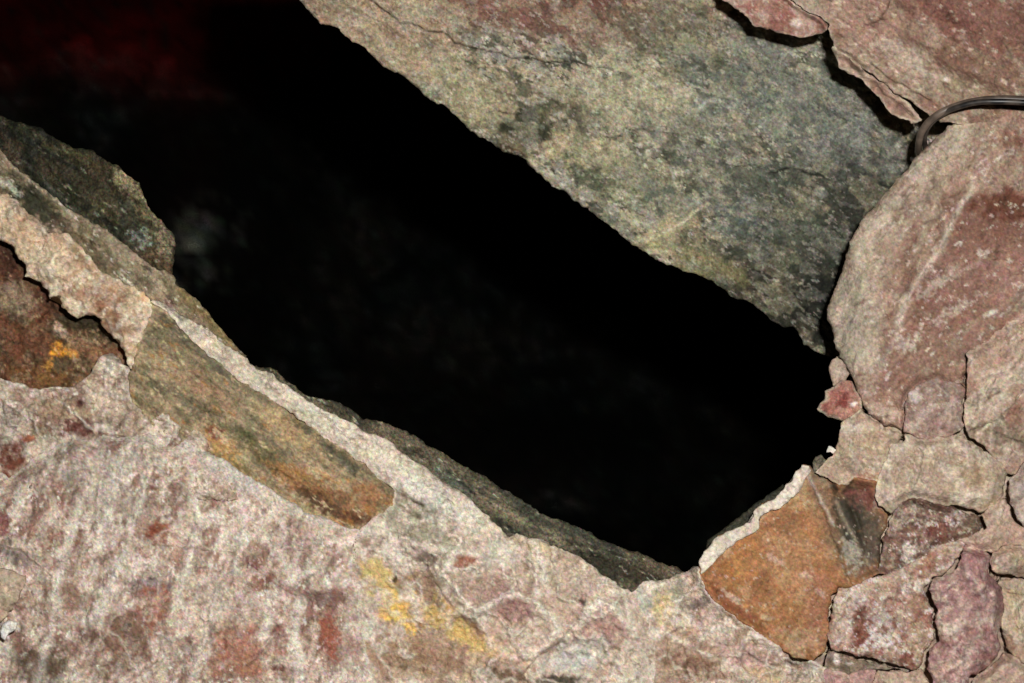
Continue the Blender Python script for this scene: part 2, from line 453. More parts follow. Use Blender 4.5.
# ------------------------------------------------------------------ the overhanging slab above the hollow
CR1 = [(362, -6), (376, 5), (389, 14), (400, 23), (417, 26), (430, 33), (444, 32), (456, 44), (477, 50), (499, 52), (512, 58), (532, 59), (548, 63), (560, 63), (577, 62), (596, 67), (612, 71)]
CR2 = [(736, 165), (756, 167), (776, 173), (793, 168), (823, 177)]
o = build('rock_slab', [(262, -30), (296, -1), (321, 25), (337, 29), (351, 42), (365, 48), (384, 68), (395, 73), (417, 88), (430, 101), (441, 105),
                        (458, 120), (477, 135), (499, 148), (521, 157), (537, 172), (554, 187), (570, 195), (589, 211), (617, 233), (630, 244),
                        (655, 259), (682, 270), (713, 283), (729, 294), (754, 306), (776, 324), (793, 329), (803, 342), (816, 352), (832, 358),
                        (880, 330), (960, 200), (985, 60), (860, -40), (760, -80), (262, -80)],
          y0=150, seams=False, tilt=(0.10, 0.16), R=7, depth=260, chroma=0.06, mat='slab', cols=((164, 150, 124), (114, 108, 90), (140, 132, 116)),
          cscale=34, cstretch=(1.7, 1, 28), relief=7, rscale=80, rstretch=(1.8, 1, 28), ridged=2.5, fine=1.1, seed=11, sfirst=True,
          paint=(('blob', 380, 30, 95, 60, 35, (170, 142, 114), 0.75),
                 ('blob', 540, 6, 140, 44, 8, (132, 88, 74), 0.8, 0.5),  # red cast along the top edge painted into the slab, next blobs too
                 ('blob', 650, 10, 90, 40, 5, (132, 98, 82), 0.6, 0.6), ('blob', 560, -6, 90, 18, 5, (124, 66, 56), 0.7, 0.6),
                 ('blob', 300, -10, 60, 18, 35, (140, 90, 76), 0.5, 0.9),
                 ('blob', 470, 95, 62, 34, 25, (160, 148, 114), 0.8, 0.8),
                 ('blob', 640, 105, 80, 32, 15, (172, 164, 134), 0.8, 0.8),
                 ('blob', 690, 50, 75, 45, 30, (112, 108, 86), 0.8, 1.0),
                 ('blob', 770, 95, 90, 60, 35, (112, 116, 106), 0.75, 0.9),
                 ('blob', 820, 110, 70, 50, 35, (106, 112, 104), 0.6, 0.9),
                 ('blob', 720, 170, 90, 45, 30, (122, 122, 106), 0.7, 1.0),
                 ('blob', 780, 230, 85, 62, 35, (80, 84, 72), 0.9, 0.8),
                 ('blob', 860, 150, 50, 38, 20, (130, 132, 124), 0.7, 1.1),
                 ('blob', 880, 205, 60, 60, 30, (48, 50, 42), 0.92, 0.6),  # shade beside the boulder painted into the slab colour, next two too
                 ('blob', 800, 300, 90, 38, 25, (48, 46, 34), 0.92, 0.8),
                 ('blob', 845, 300, 45, 60, 10, (24, 28, 24), 0.9, 0.6),  # near-black shade painted in at the boulder's edge
                 ('blob', 738, 215, 36, 22, 10, (120, 126, 120), 0.5, 1.3),
                 ('blob', 578, 152, 50, 20, 22, (200, 180, 138), 0.97, 0.5),
                 ('blob', 620, 172, 60, 26, 25, (146, 142, 112), 0.8, 1.0),
                 ('blob', 660, 236, 50, 14, -32, (176, 164, 122), 0.9, 0.7),
                 ('blob', 700, 262, 48, 18, 25, (140, 132, 92), 0.8, 0.8),
                 ('blob', 592, 178, 34, 13, 35, (92, 100, 74), 0.8, 1.0),
                 ('blob', 668, 200, 30, 16, 20, (92, 98, 84), 0.85, 1.0),
                 ('blob', 615, 222, 26, 8, 35, (88, 94, 78), 0.85, 0.8),
                 ('blob', 700, 245, 24, 9, 30, (98, 96, 72), 0.6, 1.4),
                 ('blob', 560, 100, 45, 14, 20, (118, 106, 84), 0.6, 1.3),
                 ('blob', 528, 130, 38, 26, -30, (44, 46, 28), 0.97, 0.7),
                 ('blob', 512, 146, 20, 12, 20, (74, 52, 30), 0.9, 0.8),
                 ('blob', 560, 105, 28, 12, -20, (86, 84, 58), 0.7, 1.2),
                 ('blob', 680, 92, 16, 7, 10, (182, 172, 150), 0.9, 0.5),
                 ('blob', 555, 4, 5, 10, 10, (176, 150, 140), 0.8, 0.5),
                 ('stroke', [(633, 242), (655, 236), (677, 227), (693, 214), (705, 206)], 2.0, (212, 202, 168), 0.95),
                 ('stroke', [(687, 195), (700, 199), (709, 205)], 1.6, (200, 192, 160), 0.9),
                 ('stroke', [(671, 168), (674, 178), (677, 186)], 1.8, (190, 190, 172), 0.8),
                 ('stroke', [(632, 166), (645, 156), (655, 148)], 2.0, (178, 176, 154), 0.8),
                 ('stroke', [(425, 82), (444, 79), (458, 71), (477, 66), (500, 66), (540, 72)], 1.8, (190, 170, 136), 0.8),
                 ('stroke', [(700, 108), (706, 100), (722, 101), (733, 110)], 2.2, (176, 176, 162), 0.8),
                 ('stroke', CR1, 0.9, (40, 22, 16), 0.9),
                 ('stroke', CR2, 1.0, (24, 24, 18), 0.9),
                 ('stroke', [(493, 107), (506, 112), (526, 118)], 0.9, (60, 44, 30), 0.8),
                 ('stroke', [(626, 127), (650, 131), (676, 135), (700, 140)], 1.0, (58, 60, 46), 0.7),
                 ('stroke', [(660, 232), (668, 244), (678, 240), (688, 246)], 1.4, (86, 72, 44), 0.5)),
          specks=(((66, 68, 54), 9, 0.20, 0.9, 0.08), ((184, 174, 142), 20, 0.16, 0.75, 0.07), ((74, 76, 62), 22, 0.24, 0.75, 0.08), ((52, 52, 40), 4, 0.34, 0.95, 0.1), ((204, 196, 176), 4, 0.34, 0.95, 0.1), ((160, 156, 142), 11, 0.24, 0.7, 0.08)),
          shape=(('facet', [(690, 310), (715, 255), (770, 190), (840, 135), (930, 95)], 0.42, 120), ('step', CR1, 30, -4.0), ('crack', CR1, 1.5, 4), ('step', CR2, 22, -3.5), ('crack', CR2, 1.4, 3),
                 ('ridge', [(425, 82), (444, 79), (458, 71), (477, 66), (500, 66), (540, 72)], 9, 3),
                 ('ridge', [(633, 242), (677, 227), (705, 206)], 7, 3.5),
                 ('bump', 528, 130, 32, 20, -30, -9), ('bump', 578, 150, 44, 17, 22, 5), ('bump', 740, 115, 60, 24, 30, 5),
                 ('bump', 790, 60, 60, 22, 20, -7)), jitter=0.11)
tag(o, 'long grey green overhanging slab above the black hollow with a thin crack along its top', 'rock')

# ------------------------------------------------------------------ slabs in the top right corner, over the black crack
o = build('rock_slab', [(690, -70), (720, -2), (744, 13), (757, 27), (780, 33), (797, 38), (817, 35), (828, 29), (826, 24), (806, 11), (786, -3), (760, -70)],
          y0=30, tilt=(0.05, 0.0), R=5, depth=160, gap=0, mat='pale', cols=((166, 128, 112), (138, 92, 80), (178, 150, 134)), cscale=20, relief=3, rscale=30, fine=1.0, seed=12,
          rim=(196, 172, 152), rimw=3, paint=(('blob', 796, 23, 6, 5, 0, (216, 200, 184), 0.95, 0.4),), specks=(((200, 178, 160), 4, 0.36, 0.7),), jitter=0.09)
tag(o, 'small reddish slab end above the black crack at the top edge, left of the larger top right slab', 'rock')
o = build('rock_slab', [(762, -70), (788, -3), (808, 11), (828, 24), (831, 38), (836, 47), (862, 68), (884, 84), (902, 96), (926, 112), (940, 122),
                        (1000, 128), (1110, 150), (1110, -70)],
          y0=20, tilt=(0.02, 0.0), R=6, depth=160, mat='pale', cols=((170, 146, 126), (138, 106, 88), (164, 146, 126)), cscale=26, cstretch=(1.8, 1, 28),
          relief=6, rscale=42, rstretch=(1.8, 1, 28), ridged=2.5, fine=1.1, seed=13,
          paint=(('blob', 985, 10, 90, 45, 15, (122, 70, 60), 0.75, 0.9), ('blob', 870, 20, 40, 26, 30, (170, 134, 118), 0.7),
                 ('blob', 985, 72, 60, 20, 25, (128, 96, 78), 0.7), ('blob', 905, 60, 52, 13, 30, (190, 170, 150), 0.7, 1.0),
                 ('blob', 960, 92, 50, 14, 20, (160, 140, 114), 0.7),
                 ('stroke', [(846, 52), (868, 62), (890, 78), (930, 100)], 1.0, (70, 50, 40), 0.7),
                 ('stroke', [(862, 25), (880, 20), (890, 3)], 1.1, (92, 60, 50), 0.7),
                 ('blob', 947, 79, 4, 3, 0, (224, 208, 188), 0.9, 0.4), ('stroke', [(905, 58), (925, 74), (948, 80)], 2.6, (198, 178, 158), 0.7)),
          specks=(((206, 186, 166), 5, 0.34, 0.8), ((104, 70, 58), 8, 0.30, 0.6)),
          shape=(('step', [(846, 50), (868, 62), (890, 78), (930, 100), (950, 118)], 26, -4), ('step', [(862, 25), (880, 20), (892, 0)], 20, 3),
                 ('bump', 985, 72, 70, 14, 28, -7), ('bump', 905, 55, 60, 14, 30, 4)), rim=(190, 168, 148), rimw=3, jitter=0.09)
tag(o, 'large reddish brown slab filling the top right corner behind the black cable', 'rock')
o = build('rock_flake', [(833, 46), (846, 52), (862, 70), (882, 82), (898, 93), (912, 106), (924, 118), (918, 124), (910, 125), (890, 114), (876, 96), (860, 80), (838, 66)],
          y0=26, tilt=(0.05, 0), R=4, depth=70, gap=0.7, mat='pale', cols=((186, 162, 142), (154, 122, 104)), cscale=14, relief=2.5, rscale=18, fine=1.0, seed=14,
          shape=(('crack', [(862, 79), (876, 82), (884, 93), (900, 104), (914, 116), (921, 120)], 1.2, 6),), paint=(('stroke', [(862, 79), (876, 82), (884, 93), (900, 104), (914, 116)], 0.9, (40, 26, 20), 0.9),),
          rim=(204, 184, 164), rimw=3)
tag(o, 'narrow pale flake along the crack under the top right slab, ending at the cable', 'rock')

# ------------------------------------------------------------------ far rock at the left of the hollow
o = build('boulder', [(-80, 60), (-20, 108), (0, 114), (15, 123), (33, 123), (42, 127), (57, 139), (76, 149), (91, 151), (108, 163), (117, 166), (127, 174), (140, 182),
                      (146, 199), (152, 212), (166, 224), (175, 238), (177, 250), (174, 256), (174, 274), (170, 300), (120, 290), (-80, 220)],
          y0=130, seams=False, tilt=(-0.5, 0.1), R=9, depth=200, mat='dark', cols=((52, 52, 34), (70, 58, 42), (34, 38, 28)), cscale=22, cstretch=(2.4, 1, 38), relief=6, rscale=34,
          rstretch=(2.4, 1, 38), ridged=4, fine=1.3, seed=21,
          paint=(('blob', 122, 180, 16, 9, 40, (170, 152, 118), 0.9, 0.8), ('blob', 145, 205, 30, 11, 60, (128, 116, 84), 0.85, 0.9),
                 ('blob', 162, 240, 13, 22, -10, (140, 128, 100), 0.85, 0.8), ('blob', 142, 238, 12, 7, 20, (150, 158, 142), 0.6, 1.6),
                 ('blob', 160, 262, 20, 10, 30, (84, 64, 38), 0.8), ('blob', 104, 210, 20, 16, 40, (90, 82, 56), 0.6, 1.2),
                 ('stroke', [(0, 121), (14, 150), (40, 176), (60, 196), (95, 226)], 2.2, (92, 92, 76), 0.6), ('blob', 75, 155, 40, 7, 25, (84, 76, 50), 0.7, 0.8)),
          specks=(((150, 146, 120), 5, 0.42, 0.8), ((18, 20, 16), 9, 0.24, 0.8)), jitter=0.2)
tag(o, 'dark mossy boulder bulging into the black hollow at the left edge', 'rock')
o = build('rock_layer', [(-80, 118), (0, 148), (15, 166), (46, 190), (69, 209), (102, 227), (127, 245), (152, 265), (174, 274), (178, 283), (188, 293), (211, 314), (223, 329),
                         (234, 342), (247, 355), (240, 366), (200, 345), (150, 325), (60, 270), (-80, 225)],
          y0=60, seams=False, tilt=(-0.15, 0.0), R=6, depth=170, mat='face', cols=((150, 134, 108), (112, 98, 72), (166, 148, 122)), cscale=18, cstretch=(2.4, 1, 38), relief=4, rscale=26,
          rstretch=(2.2, 1, 38), ridged=2.5, fine=1.0, seed=22,
          paint=(('blob', 36, 205, 44, 15, 42, (50, 52, 36), 0.95, 0.8), ('blob', 10, 186, 12, 5, 30, (190, 190, 170), 0.8, 1.2), ('stroke', [(0, 150), (20, 172), (50, 196), (80, 214), (100, 230)], 2.6, (168, 152, 126), 0.85),
                 ('stroke', [(38, 176), (58, 199), (76, 219)], 2.4, (196, 184, 160), 0.7), ('blob', 100, 256, 14, 8, 20, (74, 64, 48), 0.6, 1.5),
                 ('blob', 140, 280, 16, 8, 35, (84, 76, 60), 0.55, 1.4), ('stroke', [(180, 290), (205, 314), (235, 345)], 5, (146, 122, 76), 0.75),
                 ('blob', 170, 302, 8, 4, 40, (120, 84, 74), 0.7, 1.0), ('blob', 62, 225, 14, 8, 40, (70, 56, 40), 0.7, 1.0)),
          specks=(((52, 46, 34), 6, 0.34, 0.85), ((214, 204, 184), 4, 0.42, 0.85)), jitter=0.1)
tag(o, 'olive grey rock layer sloping down between the dark mossy boulder and the pale overhang', 'rock')

# ------------------------------------------------------------------ dark slab behind the pale ridge
o = build('rock_slab', [(240, 372), (255, 364), (276, 370), (288, 381), (304, 392), (316, 397), (331, 400), (339, 402), (352, 409), (362, 419), (382, 421), (398, 428), (420, 439),
                        (433, 447), (451, 457), (484, 477), (512, 493), (535, 509), (561, 520), (601, 538), (640, 553), (666, 564), (690, 573), (720, 600), (620, 620), (500, 560), (380, 470), (280, 410)],
          y0=150, seams=False, tilt=(0.12, -0.1), R=6, depth=180, mat='dark', cols=((84, 80, 62), (104, 94, 72), (60, 60, 46)), cscale=22, cstretch=(3, 1, 33), relief=4, rscale=30, rstretch=(3, 1, 33),
          ridged=4, fine=1.2, seed=23,
          paint=(('stroke', [(478, 492), (505, 512), (545, 532), (570, 550)], 4.5, (146, 134, 108), 0.6), ('blob', 600, 566, 36, 12, 25, (40, 38, 24), 0.9, 0.8),
                 ('blob', 350, 418, 30, 8, 35, (56, 50, 34), 0.7), ('blob', 450, 478, 30, 8, 35, (104, 104, 88), 0.6), ('blob', 505, 528, 14, 8, 30, (38, 34, 22), 0.8),
                 ('blob', 640, 575, 44, 10, 20, (56, 48, 30), 0.85, 0.7)),
          specks=(((28, 28, 20), 7, 0.28, 0.8), ((180, 176, 150), 3.5, 0.46, 0.8)), jitter=0.2)
tag(o, 'dark olive slab lying between the pale ridge and the black hollow', 'rock')

# ------------------------------------------------------------------ recess, overhang and broken rock at the left edge
o = build('outcrop', [(-80, 220), (10, 225), (60, 280), (120, 300), (142, 330), (136, 372), (110, 400), (40, 410), (-80, 400)],
          y0=46, seams=False, tilt=(0, 0.0), R=10, depth=110, mat='face', cols=((112, 72, 48), (92, 76, 52), (140, 114, 88)), cscale=24, relief=7, rscale=32, ridged=3, fine=1.2, seed=24,
          paint=(('blob', 8, 262, 18, 28, 0, (62, 34, 22), 0.9, 0.7), ('blob', 90, 322, 40, 14, 25, (58, 48, 28), 0.95, 0.7), ('blob', 50, 300, 22, 14, 30, (78, 46, 28), 0.9, 0.7),  # brown stone under the lip, overhang's shade partly painted in
                 ('blob', 14, 298, 26, 18, 10, (150, 128, 104), 0.8, 0.9), ('blob', 22, 340, 34, 20, 20, (120, 74, 50), 0.8, 0.9), ('blob', 58, 350, 11, 8, 0, (222, 150, 44), 0.98, 0.7),
                 ('blob', 73, 354, 6, 4, 0, (214, 150, 66), 0.95, 0.7), ('blob', 49, 366, 6, 7, 0, (196, 140, 66), 0.85, 0.8), ('blob', 61, 331, 12, 6, 35, (196, 172, 144), 0.85, 0.9),
                 ('blob', 86, 348, 22, 12, 30, (150, 112, 80), 0.7, 1.0), ('blob', 48, 378, 34, 9, 10, (120, 84, 42), 0.8, 0.9), ('blob', 115, 332, 14, 12, 40, (66, 60, 36), 0.8, 0.8)),
          specks=(((180, 150, 116), 7, 0.34, 0.7), ((46, 32, 20), 8, 0.30, 0.7)),
          shape=(('bump', 62, 332, 18, 9, 35, 7), ('bump', 90, 325, 40, 14, 28, -9), ('bump', 60, 358, 26, 14, 10, 5)), jitter=0.13)
tag(o, 'rust brown rock face with an orange stain, recessed under the pale overhang', 'rock')
o = build('overhang', [(-80, 130), (0, 193), (15, 202), (38, 219), (51, 231), (69, 237), (96, 268), (114, 278), (132, 286), (152, 297), (153, 306), (147, 322), (142, 336), (138, 352), (132, 366),
                       (128, 364), (124, 352), (117, 340), (107, 332), (97, 320), (86, 313), (76, 316), (63, 310), (61, 296), (51, 299), (38, 281), (24, 274), (17, 255), (8, 243), (-10, 236), (-80, 216)],
          y0=0, tilt=(0.05, 0.0), R=7, depth=80, wp=1.5, web=0.4, mat='pale', cols=((212, 186, 154), (186, 156, 124), (220, 202, 176)), cscale=20, relief=6, rscale=22, fine=1.2, seed=25,
          paint=(('blob', 108, 300, 18, 12, 20, (158, 112, 86), 0.75, 1.0), ('blob', 112, 322, 24, 14, 35, (132, 92, 64), 0.85, 0.9), ('blob', 128, 325, 8, 18, 0, (190, 156, 128), 0.6, 0.9), ('blob', 44, 262, 30, 10, 40, (214, 192, 160), 0.7),
                 ('blob', 80, 292, 18, 8, 10, (140, 88, 66), 0.5, 1.3), ('blob', 146, 297, 8, 7, 0, (204, 164, 112), 0.7), ('stroke', [(50, 232), (90, 262), (130, 286)], 3, (148, 120, 92), 0.5)),
          specks=(((150, 104, 76), 7, 0.30, 0.7), ((228, 212, 186), 6, 0.30, 0.8)),
          shape=(('bump', 60, 270, 50, 12, 38, 6), ('step', [(150, 300), (147, 320), (140, 340), (134, 362)], 12, -3)), jitter=0.08)
tag(o, 'pale tan overhanging rock with a ragged lower edge above the rust brown recess', 'rock')

# flat brown face between the pale ridge and the big foreground rock
DU = [(152, 300), (153, 306), (168, 312), (193, 342), (213, 360), (230, 373), (255, 391), (281, 406), (314, 429), (331, 441), (357, 457), (372, 472), (386, 482), (396, 491), (394, 506), (377, 516), (362, 529)]
o = build('outcrop', DU + [(380, 560), (300, 560), (200, 480), (160, 440), (133, 400), (128, 380), (132, 366), (138, 352), (142, 336), (147, 322)],
          y0=14, tilt=(0.05, -0.05), R=7, depth=110, mat='face', cols=((160, 140, 108), (122, 108, 82), (176, 154, 120)), cscale=24, cstretch=(2.4, 1, 37), relief=5, rscale=36, rstretch=(2.6, 1, 37),
          ridged=2.5, fine=0.9, seed=26,
          paint=(('stroke', [(160, 318), (180, 332), (206, 356), (232, 380)], 5.5, (82, 82, 66), 0.85), ('stroke', [(232, 378), (262, 402), (300, 425)], 3, (104, 96, 72), 0.7),
                 ('blob', 306, 430, 16, 5, 35, (78, 74, 54), 0.85, 0.7), ('blob', 342, 460, 32, 6.5, 37, (84, 82, 66), 0.92, 0.6), ('blob', 152, 330, 14, 20, 0, (126, 116, 90), 0.6, 1.0),
                 ('blob', 172, 366, 24, 18, 35, (164, 142, 110), 0.7, 1.0), ('blob', 205, 392, 36, 12, 38, (168, 130, 100), 0.5, 1.2), ('blob', 262, 450, 40, 10, 38, (104, 98, 62), 0.75, 0.9),
                 ('blob', 240, 432, 26, 7, 30, (88, 84, 56), 0.7, 0.9), ('blob', 300, 482, 46, 13, 33, (150, 104, 58), 0.75, 1.0), ('blob', 345, 505, 46, 16, 20, (126, 84, 52), 0.8, 0.9),
                 ('blob', 325, 506, 38, 8, 30, (66, 42, 24), 0.8, 0.9), ('blob', 360, 520, 20, 8, 10, (84, 48, 28), 0.8, 0.7), ('blob', 368, 498, 22, 16, 30, (144, 100, 62), 0.8),
                 ('blob', 222, 448, 20, 9, 40, (186, 132, 56), 0.6, 1.1), ('blob', 215, 432, 11, 7, 30, (112, 52, 30), 0.85, 0.7), ('blob', 238, 468, 26, 6, 38, (150, 118, 60), 0.7, 1.0),
                 ('blob', 288, 430, 40, 12, 38, (172, 142, 98), 0.6, 1.0), ('blob', 195, 408, 22, 8, 38, (92, 88, 66), 0.7, 1.0), ('stroke', [(142, 338), (136, 366), (150, 392), (186, 426)], 3, (176, 152, 118), 0.7)),
          specks=(((90, 82, 56), 8, 0.30, 0.7), ((198, 176, 136), 5, 0.36, 0.8), ((168, 112, 48), 8, 0.36, 0.6)),
          shape=(('bump', 342, 460, 32, 7, 37, -5), ('bump', 300, 480, 50, 9, 35, 3), ('step', [(394, 490), (392, 506), (377, 516), (362, 529)], 8, -3), ('bump', 250, 440, 60, 9, 38, 3)), jitter=0.11)
tag(o, 'flat olive and orange brown rock face between the pale ridge and the big foreground boulder', 'rock')

o = build('broken_rock', [(-80, 372), (0, 380), (38, 389), (71, 387), (84, 380), (92, 372), (97, 362), (103, 354), (112, 352), (119, 358), (127, 366), (134, 378), (146, 386), (158, 396), (172, 408), (186, 420), (204, 432),
                          (212, 450), (240, 500), (120, 500), (30, 510), (-80, 540)],
          y0=8, tilt=(0.0, -0.25), R=8, depth=110, mat='pale', cols=((190, 170, 152), (150, 124, 104), (206, 190, 170)), cscale=22, relief=9, rscale=26, ridged=5, fine=1.3, seed=27, sfirst=True, pst=1.35, web=0.8,
          paint=(('blob', 78, 428, 24, 10, 0, (104, 58, 48), 0.85, 0.8), ('blob', 10, 460, 14, 22, 10, (110, 58, 42), 0.85, 0.8), ('blob', 5, 420, 20, 24, 0, (168, 154, 142), 0.6), ('blob', 30, 440, 8, 6, 0, (166, 92, 62), 0.7, 0.8),
                 ('blob', 112, 366, 12, 12, 0, (216, 202, 182), 0.85, 0.6), ('blob', 80, 404, 5, 7, 0, (84, 44, 36), 0.8, 0.6), ('stroke', [(94, 440), (98, 432), (102, 425), (100, 420)], 1.2, (36, 22, 16), 0.9),
                 ('stroke', [(134, 372), (150, 396), (168, 414), (190, 432)], 3.0, (110, 70, 48), 0.7), ('stroke', [(138, 434), (152, 420), (166, 408)], 1.6, (128, 78, 54), 0.8), ('blob', 152, 380, 9, 5, 10, (200, 186, 164), 0.8, 0.6),
                 ('stroke', [(84, 434), (110, 436), (128, 437)], 1.0, (96, 74, 60), 0.7), ('blob', 60, 410, 36, 10, 10, (180, 152, 126), 0.6, 1.0), ('blob', 130, 412, 26, 16, 0, (184, 164, 140), 0.7), ('blob', 190, 426, 12, 10, 30, (196, 174, 142), 0.7),
                 ('blob', 104, 398, 22, 12, 30, (216, 200, 176), 0.6, 1.0)),
          specks=(((112, 72, 58), 8, 0.30, 0.75), ((224, 212, 194), 5, 0.30, 0.85)),
          shape=(('bump', 113, 366, 12, 12, 0, 8), ('bump', 78, 430, 22, 8, 0, -8), ('bump', 10, 462, 14, 22, 10, -10), ('step', [(138, 434), (152, 420), (166, 408)], 12, 4),
                 ('step', [(134, 372), (150, 396), (168, 414), (190, 432)], 12, 4), ('bump', 45, 405, 50, 9, -15, 6)), jitter=0.1)
tag(o, 'pale broken rock at the left edge between the rust brown recess and the foreground boulder', 'rock')

